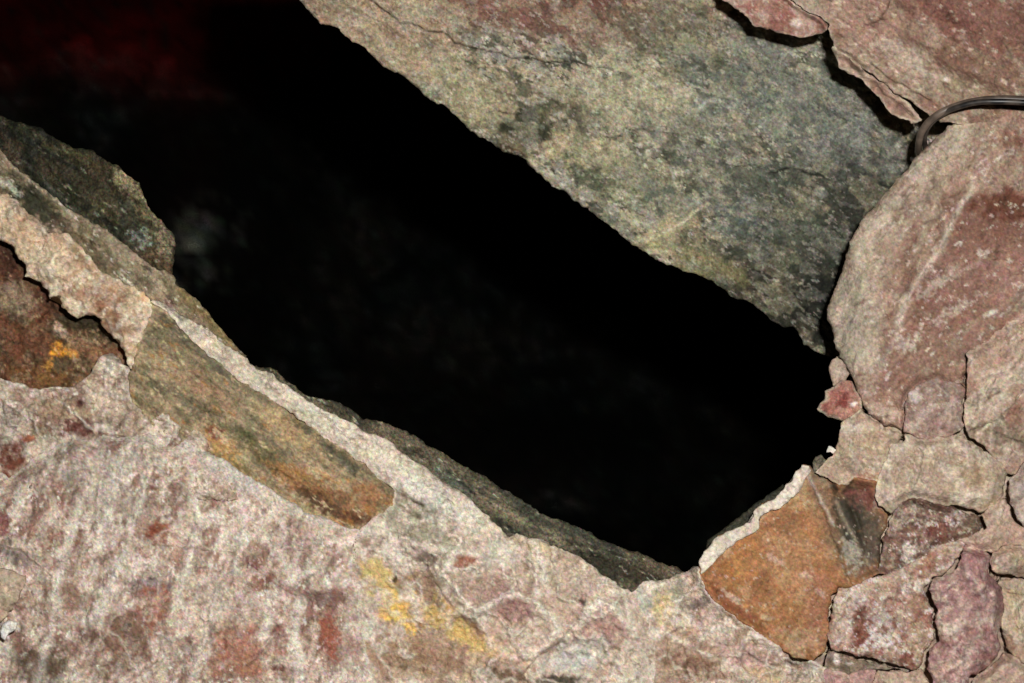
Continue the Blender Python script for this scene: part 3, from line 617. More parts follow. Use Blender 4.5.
# ------------------------------------------------------------------ the pale ridge running down into the bottom centre
EF = [(361, 531), (353, 548), (352, 570), (360, 594), (359, 618), (366, 650), (372, 700), (374, 760)]
F12 = [(633, 592), (638, 606), (646, 618), (650, 640), (656, 662), (652, 700), (650, 760)]
o = build('rock_ridge', [(152, 300), (160, 300), (168, 304), (193, 321), (211, 330), (218, 339), (234, 348), (245, 357), (255, 367), (273, 373), (281, 382), (296, 392), (309, 401), (326, 411), (337, 414), (354, 422), (362, 429),
                         (377, 434), (392, 442), (403, 452), (413, 461), (420, 464), (441, 480), (458, 490), (469, 497), (479, 508), (494, 522), (509, 537), (519, 534), (529, 538), (540, 537), (552, 545), (568, 551), (584, 560),
                         (597, 571), (614, 581), (627, 589)] + F12 + EF[::-1] + DU[::-1][:-2],
          y0=0, tilt=(0.0, -0.12), R=7, depth=150, mat='pale', cols=((204, 188, 168), (178, 154, 136), (214, 202, 184)), cscale=26, cstretch=(1.5, 1, 35), relief=9, rscale=40, rstretch=(1.3, 1, 35),
          ridged=4, fine=1.1, seed=28, sfirst=True, pst=1.35, web=0.8,
          paint=(('blob', 520, 620, 120, 60, 0, (186, 158, 138), 0.6, 0.6), ('blob', 440, 655, 90, 40, 5, (170, 140, 116), 0.6, 0.6), ('stroke', [(170, 308), (210, 338), (250, 368), (290, 396), (330, 422), (370, 446), (410, 474), (450, 500), (480, 522)], 17, (216, 204, 182), 0.92),
                 ('blob', 300, 405, 60, 9, 34, (206, 196, 176), 0.6, 0.8), ('blob', 435, 500, 50, 12, 35, (208, 202, 188), 0.7, 1.0), ('blob', 420, 525, 56, 18, 35, (160, 150, 130), 0.75, 1.0),
                 ('stroke', [(372, 474), (392, 488), (412, 500), (424, 506)], 1.6, (52, 40, 26), 0.85), ('blob', 402, 510, 20, 5, 30, (120, 104, 82), 0.7, 1.0), ('stroke', [(212, 336), (262, 382), (300, 410)], 2.2, (176, 160, 132), 0.5),
                 ('blob', 420, 552, 30, 8, 38, (112, 90, 78), 0.65, 1.1), ('stroke', [(416, 540), (432, 554), (440, 562)], 2.4, (100, 82, 66), 0.6),
                 ('blob', 388, 600, 34, 15, 52, (216, 178, 96), 0.85, 0.9), ('blob', 376, 575, 20, 14, 60, (206, 178, 116), 0.8, 0.9), ('blob', 398, 616, 22, 8, 40, (222, 184, 86), 0.8, 0.9), ('blob', 430, 606, 36, 16, 35, (202, 160, 88), 0.75, 1.1),
                 ('blob', 462, 632, 38, 13, 35, (208, 176, 110), 0.8, 0.9), ('blob', 372, 600, 12, 10, 0, (190, 172, 150), 0.6, 1.2), ('blob', 395, 580, 3, 4, 30, (36, 28, 16), 0.95, 0.4), ('stroke', [(396, 582), (406, 598), (412, 608)], 2.6, (130, 100, 56), 0.7),
                 ('blob', 425, 588, 26, 13, 35, (146, 118, 96), 0.7, 1.0), ('blob', 410, 655, 60, 18, 10, (156, 124, 98), 0.8, 0.8), ('stroke', [(462, 616), (475, 628), (482, 640)], 3, (116, 78, 70), 0.7),
                 ('blob', 466, 562, 13, 9, 0, (150, 96, 76), 0.75, 0.9), ('stroke', [(440, 572), (450, 556), (460, 540)], 2.6, (204, 188, 170), 0.8), ('blob', 500, 552, 22, 12, 20, (190, 180, 166), 0.7), ('blob', 510, 600, 28, 18, 10, (152, 116, 108), 0.7, 1.0),
                 ('blob', 480, 590, 24, 20, 0, (172, 146, 130), 0.6, 1.0), ('blob', 535, 546, 26, 8, 25, (208, 184, 148), 0.7), ('blob', 572, 590, 28, 22, 20, (188, 166, 148), 0.6, 1.0), ('blob', 606, 628, 24, 18, 10, (170, 132, 122), 0.65, 1.0),
                 ('blob', 576, 655, 38, 18, -15, (190, 186, 176), 0.92, 0.5), ('stroke', [(528, 668), (540, 655), (556, 645), (568, 632)], 1.8, (120, 68, 48), 0.75), ('blob', 560, 680, 34, 5, 0, (74, 68, 56), 0.8, 0.7),
                 ('blob', 500, 676, 28, 8, 5, (104, 80, 62), 0.8, 0.8), ('stroke', [(455, 690), (476, 655), (500, 650), (528, 662)], 3.5, (204, 178, 140), 0.7), ('blob', 583, 602, 5, 4, 0, (70, 52, 44), 0.8, 0.6), ('blob', 530, 637, 30, 12, 0, (204, 184, 166), 0.6, 1.0),
                 ('blob', 621, 610, 10, 22, 0, (150, 120, 110), 0.5, 1.1), ('blob', 370, 545, 13, 10, 0, (158, 134, 116), 0.6, 1.0), ('stroke', [(442, 576), (452, 556), (462, 541)], 3.2, (230, 216, 198), 0.9), ('stroke', [(444, 576), (467, 602), (485, 632), (492, 647)], 3.2, (230, 216, 198), 0.9), ('stroke', [(485, 625), (487, 608), (502, 597), (520, 595), (533, 602), (550, 614), (558, 630), (548, 646), (530, 654), (512, 658)], 3.2, (230, 216, 198), 0.9), ('stroke', [(627, 600), (628, 612), (629, 627)], 3.2, (230, 216, 198), 0.9), ('stroke', [(584, 612), (592, 605), (604, 602), (616, 608), (624, 620)], 3.2, (230, 216, 198), 0.9), ('stroke', [(533, 541), (540, 562), (548, 592)], 3.2, (230, 216, 198), 0.9), ('stroke', [(560, 640), (580, 625), (600, 600)], 3.2, (230, 216, 198), 0.9), ('stroke', [(405, 545), (440, 548), (480, 556)], 3.2, (230, 216, 198), 0.9), ('blob', 596, 650, 7, 7, 0, (224, 210, 194), 0.7, 0.8)),
          specks=(((126, 94, 78), 8, 0.32, 0.7), ((226, 214, 198), 5, 0.34, 0.8), ((110, 96, 80), 4, 0.46, 0.8)),
          shape=(('ridge', [(442, 576), (452, 556), (462, 541)], 5, 4.5), ('ridge', [(444, 576), (467, 602), (485, 632), (492, 647)], 5, 4.5), ('ridge', [(485, 625), (487, 608), (502, 597), (520, 595), (533, 602), (550, 614), (558, 630), (548, 646), (530, 654), (512, 658)], 5, 4.5), ('ridge', [(627, 600), (628, 612), (629, 627)], 5, 4.5), ('ridge', [(584, 612), (592, 605), (604, 602), (616, 608), (624, 620)], 5, 4.5), ('ridge', [(533, 541), (540, 562), (548, 592)], 5, 4.5), ('ridge', [(560, 640), (580, 625), (600, 600)], 5, 4.5), ('ridge', [(405, 545), (440, 548), (480, 556)], 5, 4.5), ('ridge', [(440, 575), (452, 552), (462, 538)], 6, 5), ('bump', 385, 600, 30, 20, 50, -4), ('crack', [(372, 474), (392, 488), (412, 500), (424, 506)], 1.8, 4), ('bump', 578, 655, 36, 18, -15, -12),
                 ('step', [(528, 668), (540, 655), (556, 645), (570, 630)], 20, -7), ('bump', 505, 600, 34, 24, 0, 9), ('bump', 606, 630, 26, 22, 0, 8), ('bump', 420, 470, 60, 12, 36, 3),
                 ('step', [(478, 640), (462, 616), (444, 596), (430, 572)], 20, 4), ('bump', 466, 566, 22, 16, 0, 6), ('bump', 420, 660, 70, 16, 10, 4), ('bump', 530, 545, 20, 9, 20, 5)),
          rim=(210, 194, 170), rimw=2.5, jitter=0.1)
tag(o, 'pale rock ridge along the hollow, running down into the bottom centre with a yellow stain', 'rock')
F2R = [(698, 565), (699, 572), (707, 589), (715, 601), (730, 612), (747, 624), (764, 636), (778, 648), (790, 659), (803, 661), (811, 659), (818, 663), (824, 668)]
o = build('rock', [(633, 592), (638, 587), (646, 582), (663, 579), (679, 574)] + F2R + [(822, 700), (822, 760)] + F12[::-1][:-1],
          y0=4, tilt=(0, -0.1), R=8, depth=150, mat='pale', cols=((194, 174, 154), (166, 140, 120), (212, 196, 178)), cscale=20, relief=8, rscale=30, ridged=4, fine=1.2, seed=29, sfirst=True, pst=1.35, web=0.8,
          paint=(('blob', 690, 660, 70, 34, 0, (178, 148, 126), 0.6, 0.7), ('blob', 646, 600, 14, 12, 0, (150, 150, 136), 0.8, 0.7), ('blob', 678, 592, 9, 16, 20, (160, 154, 134), 0.7, 0.8), ('blob', 664, 610, 12, 18, 10, (204, 182, 136), 0.7, 0.8), ('blob', 698, 604, 15, 7, -15, (124, 108, 98), 0.75, 0.8),
                 ('blob', 712, 628, 18, 16, 20, (214, 192, 174), 0.7), ('blob', 690, 628, 6, 7, 0, (206, 150, 116), 0.8, 0.7), ('blob', 690, 665, 24, 20, 0, (130, 98, 76), 0.6, 1.5), ('blob', 740, 655, 36, 14, 20, (190, 158, 146), 0.7),
                 ('blob', 770, 676, 30, 10, 10, (196, 170, 134), 0.6), ('stroke', [(744, 650), (752, 658), (764, 663), (780, 665)], 0.9, (70, 54, 44), 0.8), ('blob', 795, 662, 11, 2.6, 5, (30, 22, 20), 0.95, 0.4),
                 ('stroke', [(716, 606), (723, 618), (728, 628)], 0.8, (100, 84, 76), 0.7), ('blob', 765, 642, 26, 7, 35, (216, 198, 182), 0.7, 0.8), ('stroke', [(665, 632), (680, 640), (695, 647), (710, 658)], 3, (230, 216, 198), 0.85), ('stroke', [(700, 640), (712, 630), (726, 622)], 3, (230, 216, 198), 0.85), ('stroke', [(640, 600), (652, 588), (670, 584)], 3, (230, 216, 198), 0.85), ('blob', 800, 676, 20, 8, 0, (180, 168, 150), 0.6, 1.0)),
          specks=(((112, 84, 66), 5, 0.34, 0.7), ((226, 214, 200), 5, 0.32, 0.8)),
          shape=(('ridge', [(665, 632), (680, 640), (695, 647), (710, 658)], 5, 4), ('ridge', [(700, 640), (712, 630), (726, 622)], 5, 4), ('ridge', [(640, 600), (652, 588), (670, 584)], 5, 4), ('bump', 648, 604, 13, 14, 0, -6), ('crack', [(744, 650), (752, 658), (764, 663), (780, 665)], 1.3, 3), ('bump', 795, 663, 11, 3, 5, -8), ('bump', 715, 630, 26, 14, 30, 5), ('ridge', [(660, 582), (656, 602), (662, 624)], 6, 4)),
          rim=(212, 198, 178), rimw=2.5, jitter=0.1)
tag(o, 'pale mottled rock at the bottom between the ridge and the orange brown wedge stone', 'rock')

# ------------------------------------------------------------------ the big foreground boulder at the lower left
EC = [(-80, 505), (0, 472), (10, 479), (25, 466), (51, 448), (76, 439), (94, 442), (101, 436), (124, 437), (142, 434), (178, 435), (200, 446), (228, 463), (244, 474), (260, 481), (273, 490), (288, 500), (304, 512), (318, 516), (337, 523), (348, 528)]
o = build('boulder', EC + EF + [(-80, 760)], y0=-26, tilt=(0.06, -0.16), R=9, depth=110, mat='pale', cols=((196, 172, 154), (146, 114, 98), (220, 202, 184)), cscale=22, cstretch=(1, 1.7, 18),
          relief=8, rscale=60, rstretch=(1, 1.8, 18), ridged=4.0, fine=1.6, seed=30, sfirst=True, pst=1.35, web=0.45,
          paint=(('blob', 150, 440, 60, 10, 8, (200, 188, 174), 0.7, 0.8), ('blob', 236, 472, 52, 17, 33, (198, 188, 180), 0.85, 0.8), ('blob', 295, 508, 45, 9, 25, (204, 190, 172), 0.7, 0.8), ('blob', 110, 500, 50, 20, 0, (160, 144, 130), 0.5, 1.2),
                 ('blob', 180, 492, 20, 14, 0, (134, 108, 92), 0.7, 1.0), ('blob', 158, 534, 13, 13, 0, (134, 74, 54), 0.85, 0.7), ('blob', 150, 586, 26, 10, 0, (132, 114, 112), 0.75, 0.9), ('blob', 158, 612, 22, 24, 10, (148, 90, 68), 0.85, 0.9),
                 ('blob', 118, 640, 30, 34, 20, (124, 94, 76), 0.8, 0.9), ('blob', 60, 600, 34, 22, 0, (150, 118, 100), 0.7, 1.1), ('blob', 40, 665, 30, 20, 0, (104, 86, 68), 0.75, 1.0), ('blob', 68, 545, 18, 14, 0, (140, 96, 80), 0.7, 1.0),
                 ('blob', 16, 555, 22, 12, 20, (116, 102, 96), 0.7, 1.0), ('blob', 3, 520, 9, 20, 0, (128, 82, 76), 0.7, 1.0), ('blob', 70, 480, 16, 10, 0, (132, 120, 106), 0.6, 1.2), ('blob', 22, 545, 14, 5, 30, (200, 180, 160), 0.6),
                 ('stroke', [(232, 552), (256, 566), (276, 582), (296, 594), (318, 592), (346, 594)], 6, (126, 84, 72), 0.75), ('blob', 325, 600, 24, 9, 0, (112, 84, 74), 0.8, 0.8), ('blob', 330, 636, 12, 26, -8, (144, 82, 62), 0.9, 0.6),
                 ('blob', 278, 634, 12, 12, 0, (128, 84, 74), 0.75, 1.1), ('blob', 240, 650, 40, 26, 0, (164, 114, 92), 0.75, 1.0), ('blob', 278, 668, 10, 4, 0, (104, 58, 48), 0.85, 0.7), ('blob', 190, 648, 14, 6, -20, (106, 76, 70), 0.7, 1.0),
                 ('stroke', [(190, 470), (196, 520), (190, 560), (178, 600), (168, 640), (160, 680)], 4, (214, 202, 184), 0.6), ('stroke', [(212, 560), (210, 610), (200, 655), (190, 690)], 4, (214, 196, 178), 0.7), ('stroke', [(4, 545), (24, 552), (40, 566), (52, 578)], 2.6, (196, 176, 156), 0.75),
                 ('stroke', [(95, 560), (85, 600), (70, 640)], 4, (208, 194, 176), 0.5), ('stroke', [(60, 540), (40, 590), (30, 620)], 4, (206, 194, 176), 0.4), ('stroke', [(345, 540), (351, 580), (352, 620), (345, 670)], 4, (206, 190, 172), 0.5),
                 ('stroke', [(206, 455), (200, 500), (193, 541), (182, 580), (171, 621)], 4.5, (226, 214, 198), 0.75), ('stroke', [(216, 581), (210, 615), (201, 651), (189, 690)], 4.5, (226, 214, 198), 0.75), ('stroke', [(150, 462), (140, 500), (128, 545), (110, 590), (92, 621)], 4.5, (226, 214, 198), 0.75), ('stroke', [(120, 470), (108, 515), (98, 550)], 4.5, (226, 214, 198), 0.75), ('stroke', [(245, 500), (240, 540), (236, 570)], 4.5, (226, 214, 198), 0.75), ('stroke', [(60, 600), (48, 640), (38, 680)], 4.5, (226, 214, 198), 0.75), ('stroke', [(300, 600), (296, 640), (300, 680)], 4.5, (226, 214, 198), 0.75), ('stroke', [(268, 600), (262, 640)], 4.5, (226, 214, 198), 0.75), ('stroke', [(80, 500), (70, 540), (52, 600)], 4.5, (226, 214, 198), 0.75), ('blob', 290, 545, 40, 20, 20, (170, 144, 130), 0.5, 1.2), ('blob', 350, 650, 14, 30, 0, (166, 138, 126), 0.6, 1.1), ('blob', 230, 600, 40, 26, 0, (190, 172, 154), 0.5, 1.2), ('blob', 270, 480, 8, 60, -60, (206, 198, 190), 0.5),
                 ('blob', 110, 465, 60, 14, -5, (186, 172, 156), 0.5)),
          specks=(((132, 92, 76), 14, 0.20, 0.8), ((228, 212, 196), 9, 0.26, 0.75), ((118, 98, 82), 5, 0.30, 0.75), ((236, 226, 212), 4, 0.36, 0.9), ((230, 216, 200), 24, 0.24, 0.6)),
          shape=(('ridge', [(206, 455), (200, 500), (193, 541), (182, 580), (171, 621)], 7, 2.5), ('ridge', [(216, 581), (210, 615), (201, 651), (189, 690)], 7, 2.5), ('ridge', [(150, 462), (140, 500), (128, 545), (110, 590), (92, 621)], 7, 2.5), ('ridge', [(120, 470), (108, 515), (98, 550)], 7, 2.5), ('ridge', [(245, 500), (240, 540), (236, 570)], 7, 2.5), ('ridge', [(60, 600), (48, 640), (38, 680)], 7, 2.5), ('step', [(350, 594), (318, 594), (296, 596), (276, 584), (256, 568), (232, 552), (160, 545)], 26, -5), ('bump', 330, 636, 12, 28, -8, -5), ('bump', 150, 586, 26, 10, 0, -4),
                 ('step', [(52, 578), (40, 566), (24, 552), (0, 545)], 16, 4), ('bump', 230, 470, 60, 12, 33, 4), ('bump', 60, 465, 60, 14, -20, 4)),
          rim=(206, 194, 180), rimw=4, jitter=0.13)
tag(o, 'big pale pinkish foreground boulder with brown patches filling the lower left corner', 'rock')
o = build('stone', [(-60, 560), (0, 567), (12, 570), (24, 577), (26, 583), (22, 596), (12, 610), (2, 622), (-60, 640)], y0=-62, R=7, depth=50, gap=0, mat='pale', cols=((200, 178, 154), (172, 148, 124)),
          cscale=16, relief=3, rscale=20, fine=0.8, seed=31, shape=())
tag(o, 'smooth beige stone at the left edge on the big foreground boulder', 'stone')
o = build('stone_chip', [(0, 630), (3, 622), (9, 619), (18, 623), (16, 630), (9, 634), (5, 641), (0, 638)], y0=-70, R=5, depth=30, mat='pale', cols=((245, 238, 228), (232, 224, 212)), cscale=8, relief=1,
          rscale=8, fine=0.3, step=0.9, K=6, seed=32, wp=0.3)
tag(o, 'tiny bright white chip near the left edge just below the smooth beige stone', 'stone')

# ------------------------------------------------------------------ the right hand pile
R1L = [(834, 341), (837, 352), (848, 374), (856, 390), (861, 404), (875, 421), (884, 427), (901, 431)]
R2P = [(901, 431), (903, 427), (907, 417), (903, 407), (909, 395), (918, 385), (937, 379), (955, 383), (964, 388)]
o = build('boulder', R1L + R2P[1:] + [(965, 372), (966, 356), (980, 347), (998, 329), (1015, 319), (1030, 312), (1110, 300), (1110, 96), (1024, 101), (987, 104), (959, 117), (942, 131), (933, 139), (916, 157),
                                (890, 187), (866, 214), (858, 226), (849, 242), (845, 260), (838, 284), (828, 300), (827, 320)],
          y0=10, tilt=(-0.22, 0.02), R=9, depth=170, gap=0.3, mat='pale', cols=((170, 140, 120), (142, 106, 90), (164, 146, 126)), cscale=26, cstretch=(1.8, 1, -42), relief=6, rscale=50,
          rstretch=(1.7, 1, -50), ridged=2, fine=0.9, seed=41, soft=0, web=0.0,
          paint=(('stroke', [(955, 130), (920, 175), (880, 222), (862, 265), (852, 310), (850, 350)], 26, (190, 174, 152), 0.97), ('blob', 858, 330, 28, 50, 0, (186, 172, 152), 0.9, 0.6), ('blob', 915, 205, 28, 22, -50, (150, 128, 110), 0.75, 0.9),
                 ('blob', 905, 265, 10, 26, 15, (140, 110, 92), 0.75, 0.8), ('blob', 868, 330, 10, 16, 0, (146, 128, 106), 0.5), ('blob', 985, 230, 54, 40, 0, (126, 88, 74), 0.9, 0.8), ('blob', 1010, 205, 50, 16, 5, (104, 62, 46), 0.9, 0.7),
                 ('blob', 985, 165, 40, 26, -30, (164, 134, 116), 0.7, 1.0), ('blob', 1015, 140, 24, 10, 10, (132, 84, 70), 0.7, 1.0), ('blob', 955, 290, 60, 40, -30, (136, 100, 86), 0.92, 0.7), ('blob', 930, 355, 46, 30, -10, (138, 106, 90), 0.85, 0.9),
                 ('blob', 1010, 275, 40, 26, 0, (156, 118, 104), 0.7, 1.0), ('blob', 920, 300, 10, 24, 25, (108, 68, 50), 0.6, 0.8), ('stroke', [(972, 190), (960, 205), (948, 230), (935, 255), (915, 285), (905, 300), (900, 325)], 3.2, (206, 190, 170), 0.85),
                 ('stroke', [(962, 165), (974, 180), (972, 192)], 2.6, (196, 176, 154), 0.75), ('stroke', [(945, 180), (935, 205), (925, 235), (912, 262)], 2.2, (186, 166, 144), 0.7), ('stroke', [(902, 300), (896, 340), (880, 368), (866, 392)], 3.4, (186, 168, 150), 0.8),
                 ('blob', 895, 385, 36, 14, 20, (150, 112, 96), 0.6, 1.0), ('blob', 880, 412, 22, 8, 20, (190, 170, 150), 0.7, 0.9), ('stroke', [(912, 300), (940, 282), (980, 262)], 2.8, (196, 172, 156), 0.4), ('blob', 990, 313, 8, 3, -25, (218, 202, 186), 0.9),
                 ('blob', 935, 285, 24, 6, -35, (200, 180, 164), 0.5, 1.6), ('blob', 985, 252, 8, 4, 0, (208, 190, 172), 0.7, 1.4), ('blob', 905, 345, 10, 8, 0, (206, 190, 174), 0.7, 1.4), ('blob', 955, 310, 26, 6, -30, (206, 186, 172), 0.5, 1.6)),
          specks=(((212, 194, 178), 4.5, 0.36, 0.85), ((112, 74, 62), 6, 0.34, 0.6)),
          shape=(('facet', [(1000, 100), (974, 180), (948, 230), (915, 285), (900, 325), (888, 362), (866, 400)], 0.45, 60), ('facet', [(940, 120), (905, 190), (872, 250), (858, 300), (856, 350)], 0.4, 40), ('facet', [(1060, 330), (1000, 240), (962, 165), (900, 60)], 0.3, 90), ('ridge', [(972, 190), (948, 230), (915, 285), (902, 320)], 5, 3),
                 ('bump', 862, 300, 18, 50, 8, 6), ('bump', 1010, 205, 44, 12, 5, -5), ('bump', 908, 268, 8, 26, 15, -5), ('crack', [(878, 300), (872, 330), (880, 350)], 5, 3)),
          jitter=0.085)
tag(o, 'largest boulder of the right pile, pale left side and red brown right side', 'rock')
o = build('stone', R2P + [(964, 413), (963, 431), (952, 435), (942, 436), (928, 438), (916, 437)], y0=2, R=9, depth=90, gap=0.35, mat='pale', cols=((168, 142, 128), (146, 116, 104), (190, 168, 152)), cscale=14, relief=3, rscale=20, fine=1.0, seed=42, soft=0.7, web=0.35, dome=5,
          paint=(('blob', 915, 396, 6, 7, 0, (214, 200, 190), 0.85, 0.7), ('stroke', [(925, 412), (918, 425), (912, 430)], 3, (198, 180, 164), 0.7), ('blob', 945, 425, 16, 8, 0, (164, 126, 116), 0.6), ('blob', 943, 392, 10, 6, 30, (122, 100, 88), 0.6, 1.0)),
          specks=(((208, 190, 176), 4, 0.36, 0.8),), jitter=0.09)
tag(o, 'rounded greyish pink stone wedged under the largest right boulder beside the vertical crack', 'stone')
R3B = [(963, 431), (971, 440), (980, 447), (990, 453), (1000, 461), (1007, 474), (1014, 474), (1024, 460), (1040, 450)]
o = build('boulder', [(965, 388), (966, 372), (967, 356), (981, 347), (998, 329), (1015, 319), (1030, 312), (1110, 300), (1110, 450)] + R3B[::-1] + [(964, 413)], y0=0, tilt=(0, 0.05), R=8, depth=110, gap=0.35, mat='pale',
          cols=((192, 168, 146), (160, 128, 110), (204, 184, 162)), cscale=24, cstretch=(2.4, 1, -50), relief=5, rscale=34, rstretch=(2.2, 1, -48), ridged=3, fine=0.9, seed=43, soft=0.5, web=0.35,
          paint=(('blob', 990, 385, 26, 20, -40, (196, 172, 150), 0.8), ('blob', 1006, 350, 34, 14, -30, (186, 154, 132), 0.6), ('stroke', [(968, 395), (985, 372), (1008, 350)], 4, (160, 116, 98), 0.55), ('blob', 1008, 435, 34, 14, 12, (124, 104, 86), 0.85, 0.9),  # diagonal brown shadow painted into the boulder's colour
                 ('blob', 1016, 415, 14, 12, -30, (142, 100, 84), 0.8, 0.9), ('stroke', [(984, 402), (992, 396), (1002, 391)], 1.2, (90, 66, 52), 0.8), ('stroke', [(996, 432), (1010, 438), (1026, 444)], 1.0, (50, 36, 28), 0.85), ('blob', 995, 452, 22, 6, 20, (140, 116, 96), 0.6)),
          specks=(((112, 78, 64), 6, 0.38, 0.6), ((220, 202, 184), 5, 0.36, 0.7)), shape=(('crack', [(996, 432), (1010, 438), (1026, 444)], 1.3, 4), ('step', [(972, 430), (1000, 418), (1020, 395)], 20, -5), ('ridge', [(970, 400), (1000, 360), (1024, 335)], 9, 3)), jitter=0.085)
tag(o, 'light beige boulder at the right edge just right of the vertical crack', 'rock')
R4L = [(903, 440), (892, 447), (884, 463), (877, 480), (875, 494), (882, 507), (890, 516)]
o = build('stone', [(901, 432), (916, 438), (928, 439), (942, 437), (952, 436), (963, 432), (971, 441), (980, 448), (990, 454), (1000, 462), (1007, 476), (1005, 495), (992, 506), (980, 513), (965, 510), (945, 504), (922, 499), (908, 497), (898, 505)] + R4L[::-1],
          y0=0, tilt=(0, -0.05), R=11, depth=100, gap=0.2, mat='pale', cols=((200, 180, 158), (176, 152, 130), (208, 190, 170)), cscale=20, relief=4, rscale=24, ridged=1.5, fine=0.9, seed=44, soft=0.7, web=0.35, dome=7,
          paint=(('blob', 972, 478, 15, 13, 0, (164, 138, 108), 0.7, 0.9), ('blob', 897, 478, 10, 16, 10, (170, 148, 124), 0.6), ('blob', 930, 443, 14, 5, -10, (158, 134, 116), 0.7, 0.8), ('blob', 995, 470, 8, 14, 0, (180, 156, 130), 0.6),
                 ('stroke', [(914, 440), (921, 450), (924, 462)], 2, (176, 152, 130), 0.6), ('blob', 996, 498, 16, 6, -30, (164, 138, 110), 0.6, 0.9), ('blob', 965, 440, 12, 5, 30, (150, 128, 112), 0.7)),
          specks=(((146, 120, 100), 6, 0.38, 0.6), ((220, 204, 184), 5, 0.36, 0.7)), shape=(('step', [(916, 438), (922, 452), (920, 470), (912, 497)], 14, 4), ('bump', 972, 476, 16, 13, 0, -4)), jitter=0.08)
tag(o, 'large rounded cream stone in the middle of the right pile', 'stone')
o = build('stone', [(836, 452), (838, 441), (839, 431), (843, 421), (852, 416), (861, 406), (875, 421), (884, 427), (901, 431), (903, 440), (892, 447), (884, 463), (877, 480), (866, 478), (853, 478), (846, 485), (838, 484), (830, 480), (816, 472), (822, 467), (830, 459)],
          y0=18, R=9, depth=120, gap=0.2, mat='pale', cols=((196, 174, 150), (168, 144, 122)), cscale=16, relief=4, rscale=22, fine=0.9, seed=45, soft=0.7, web=0.35, dome=3,
          paint=(('blob', 856, 467, 19, 8, 5, (134, 116, 100), 0.75, 0.9), ('blob', 864, 478, 16, 7, -20, (160, 104, 84), 0.7, 0.8), ('blob', 870, 440, 20, 9, 0, (182, 156, 128), 0.6), ('blob', 855, 428, 12, 7, 0, (196, 182, 164), 0.7)),
          specks=(((214, 196, 176), 5, 0.34, 0.7),), shape=(('step', [(880, 462), (856, 457), (834, 458)], 10, 3),), jitter=0.085)
tag(o, 'beige stone at the hollow rim, left of the cream stone and below the largest boulder', 'stone')
R5L = [(890, 517), (888, 528), (882, 539), (880, 548), (879, 573)]
o = build('stone', [(898, 505), (908, 497), (922, 499), (945, 504), (965, 510), (980, 514), (985, 526), (972, 537), (960, 541), (949, 543), (933, 549), (918, 560), (902, 567), (888, 574), (879, 573)] + R5L[::-1][1:],
          y0=22, R=8, depth=100, gap=0.2, mat='face', cols=((128, 98, 84), (104, 74, 62), (150, 124, 110)), cscale=14, relief=4, rscale=20, fine=1.1, seed=46, soft=0.7, web=0.35,
          paint=(('blob', 898, 520, 9, 16, 20, (184, 164, 146), 0.85, 0.8), ('blob', 912, 508, 18, 7, 0, (176, 150, 134), 0.7, 0.9), ('blob', 950, 518, 14, 8, 10, (190, 172, 160), 0.5, 1.6), ('blob', 908, 552, 8, 10, 0, (222, 210, 202), 0.8, 0.9), ('blob', 970, 524, 15, 8, 0, (100, 84, 66), 0.7),
                 ('blob', 935, 530, 20, 9, -10, (122, 72, 58), 0.7, 0.9), ('blob', 886, 560, 8, 14, 10, (118, 86, 66), 0.6)),
          specks=(((218, 204, 192), 4.5, 0.26, 0.85), ((66, 48, 40), 6, 0.34, 0.6)), jitter=0.13)
tag(o, 'dark brown stone with white flecks directly below the rounded cream stone', 'stone')
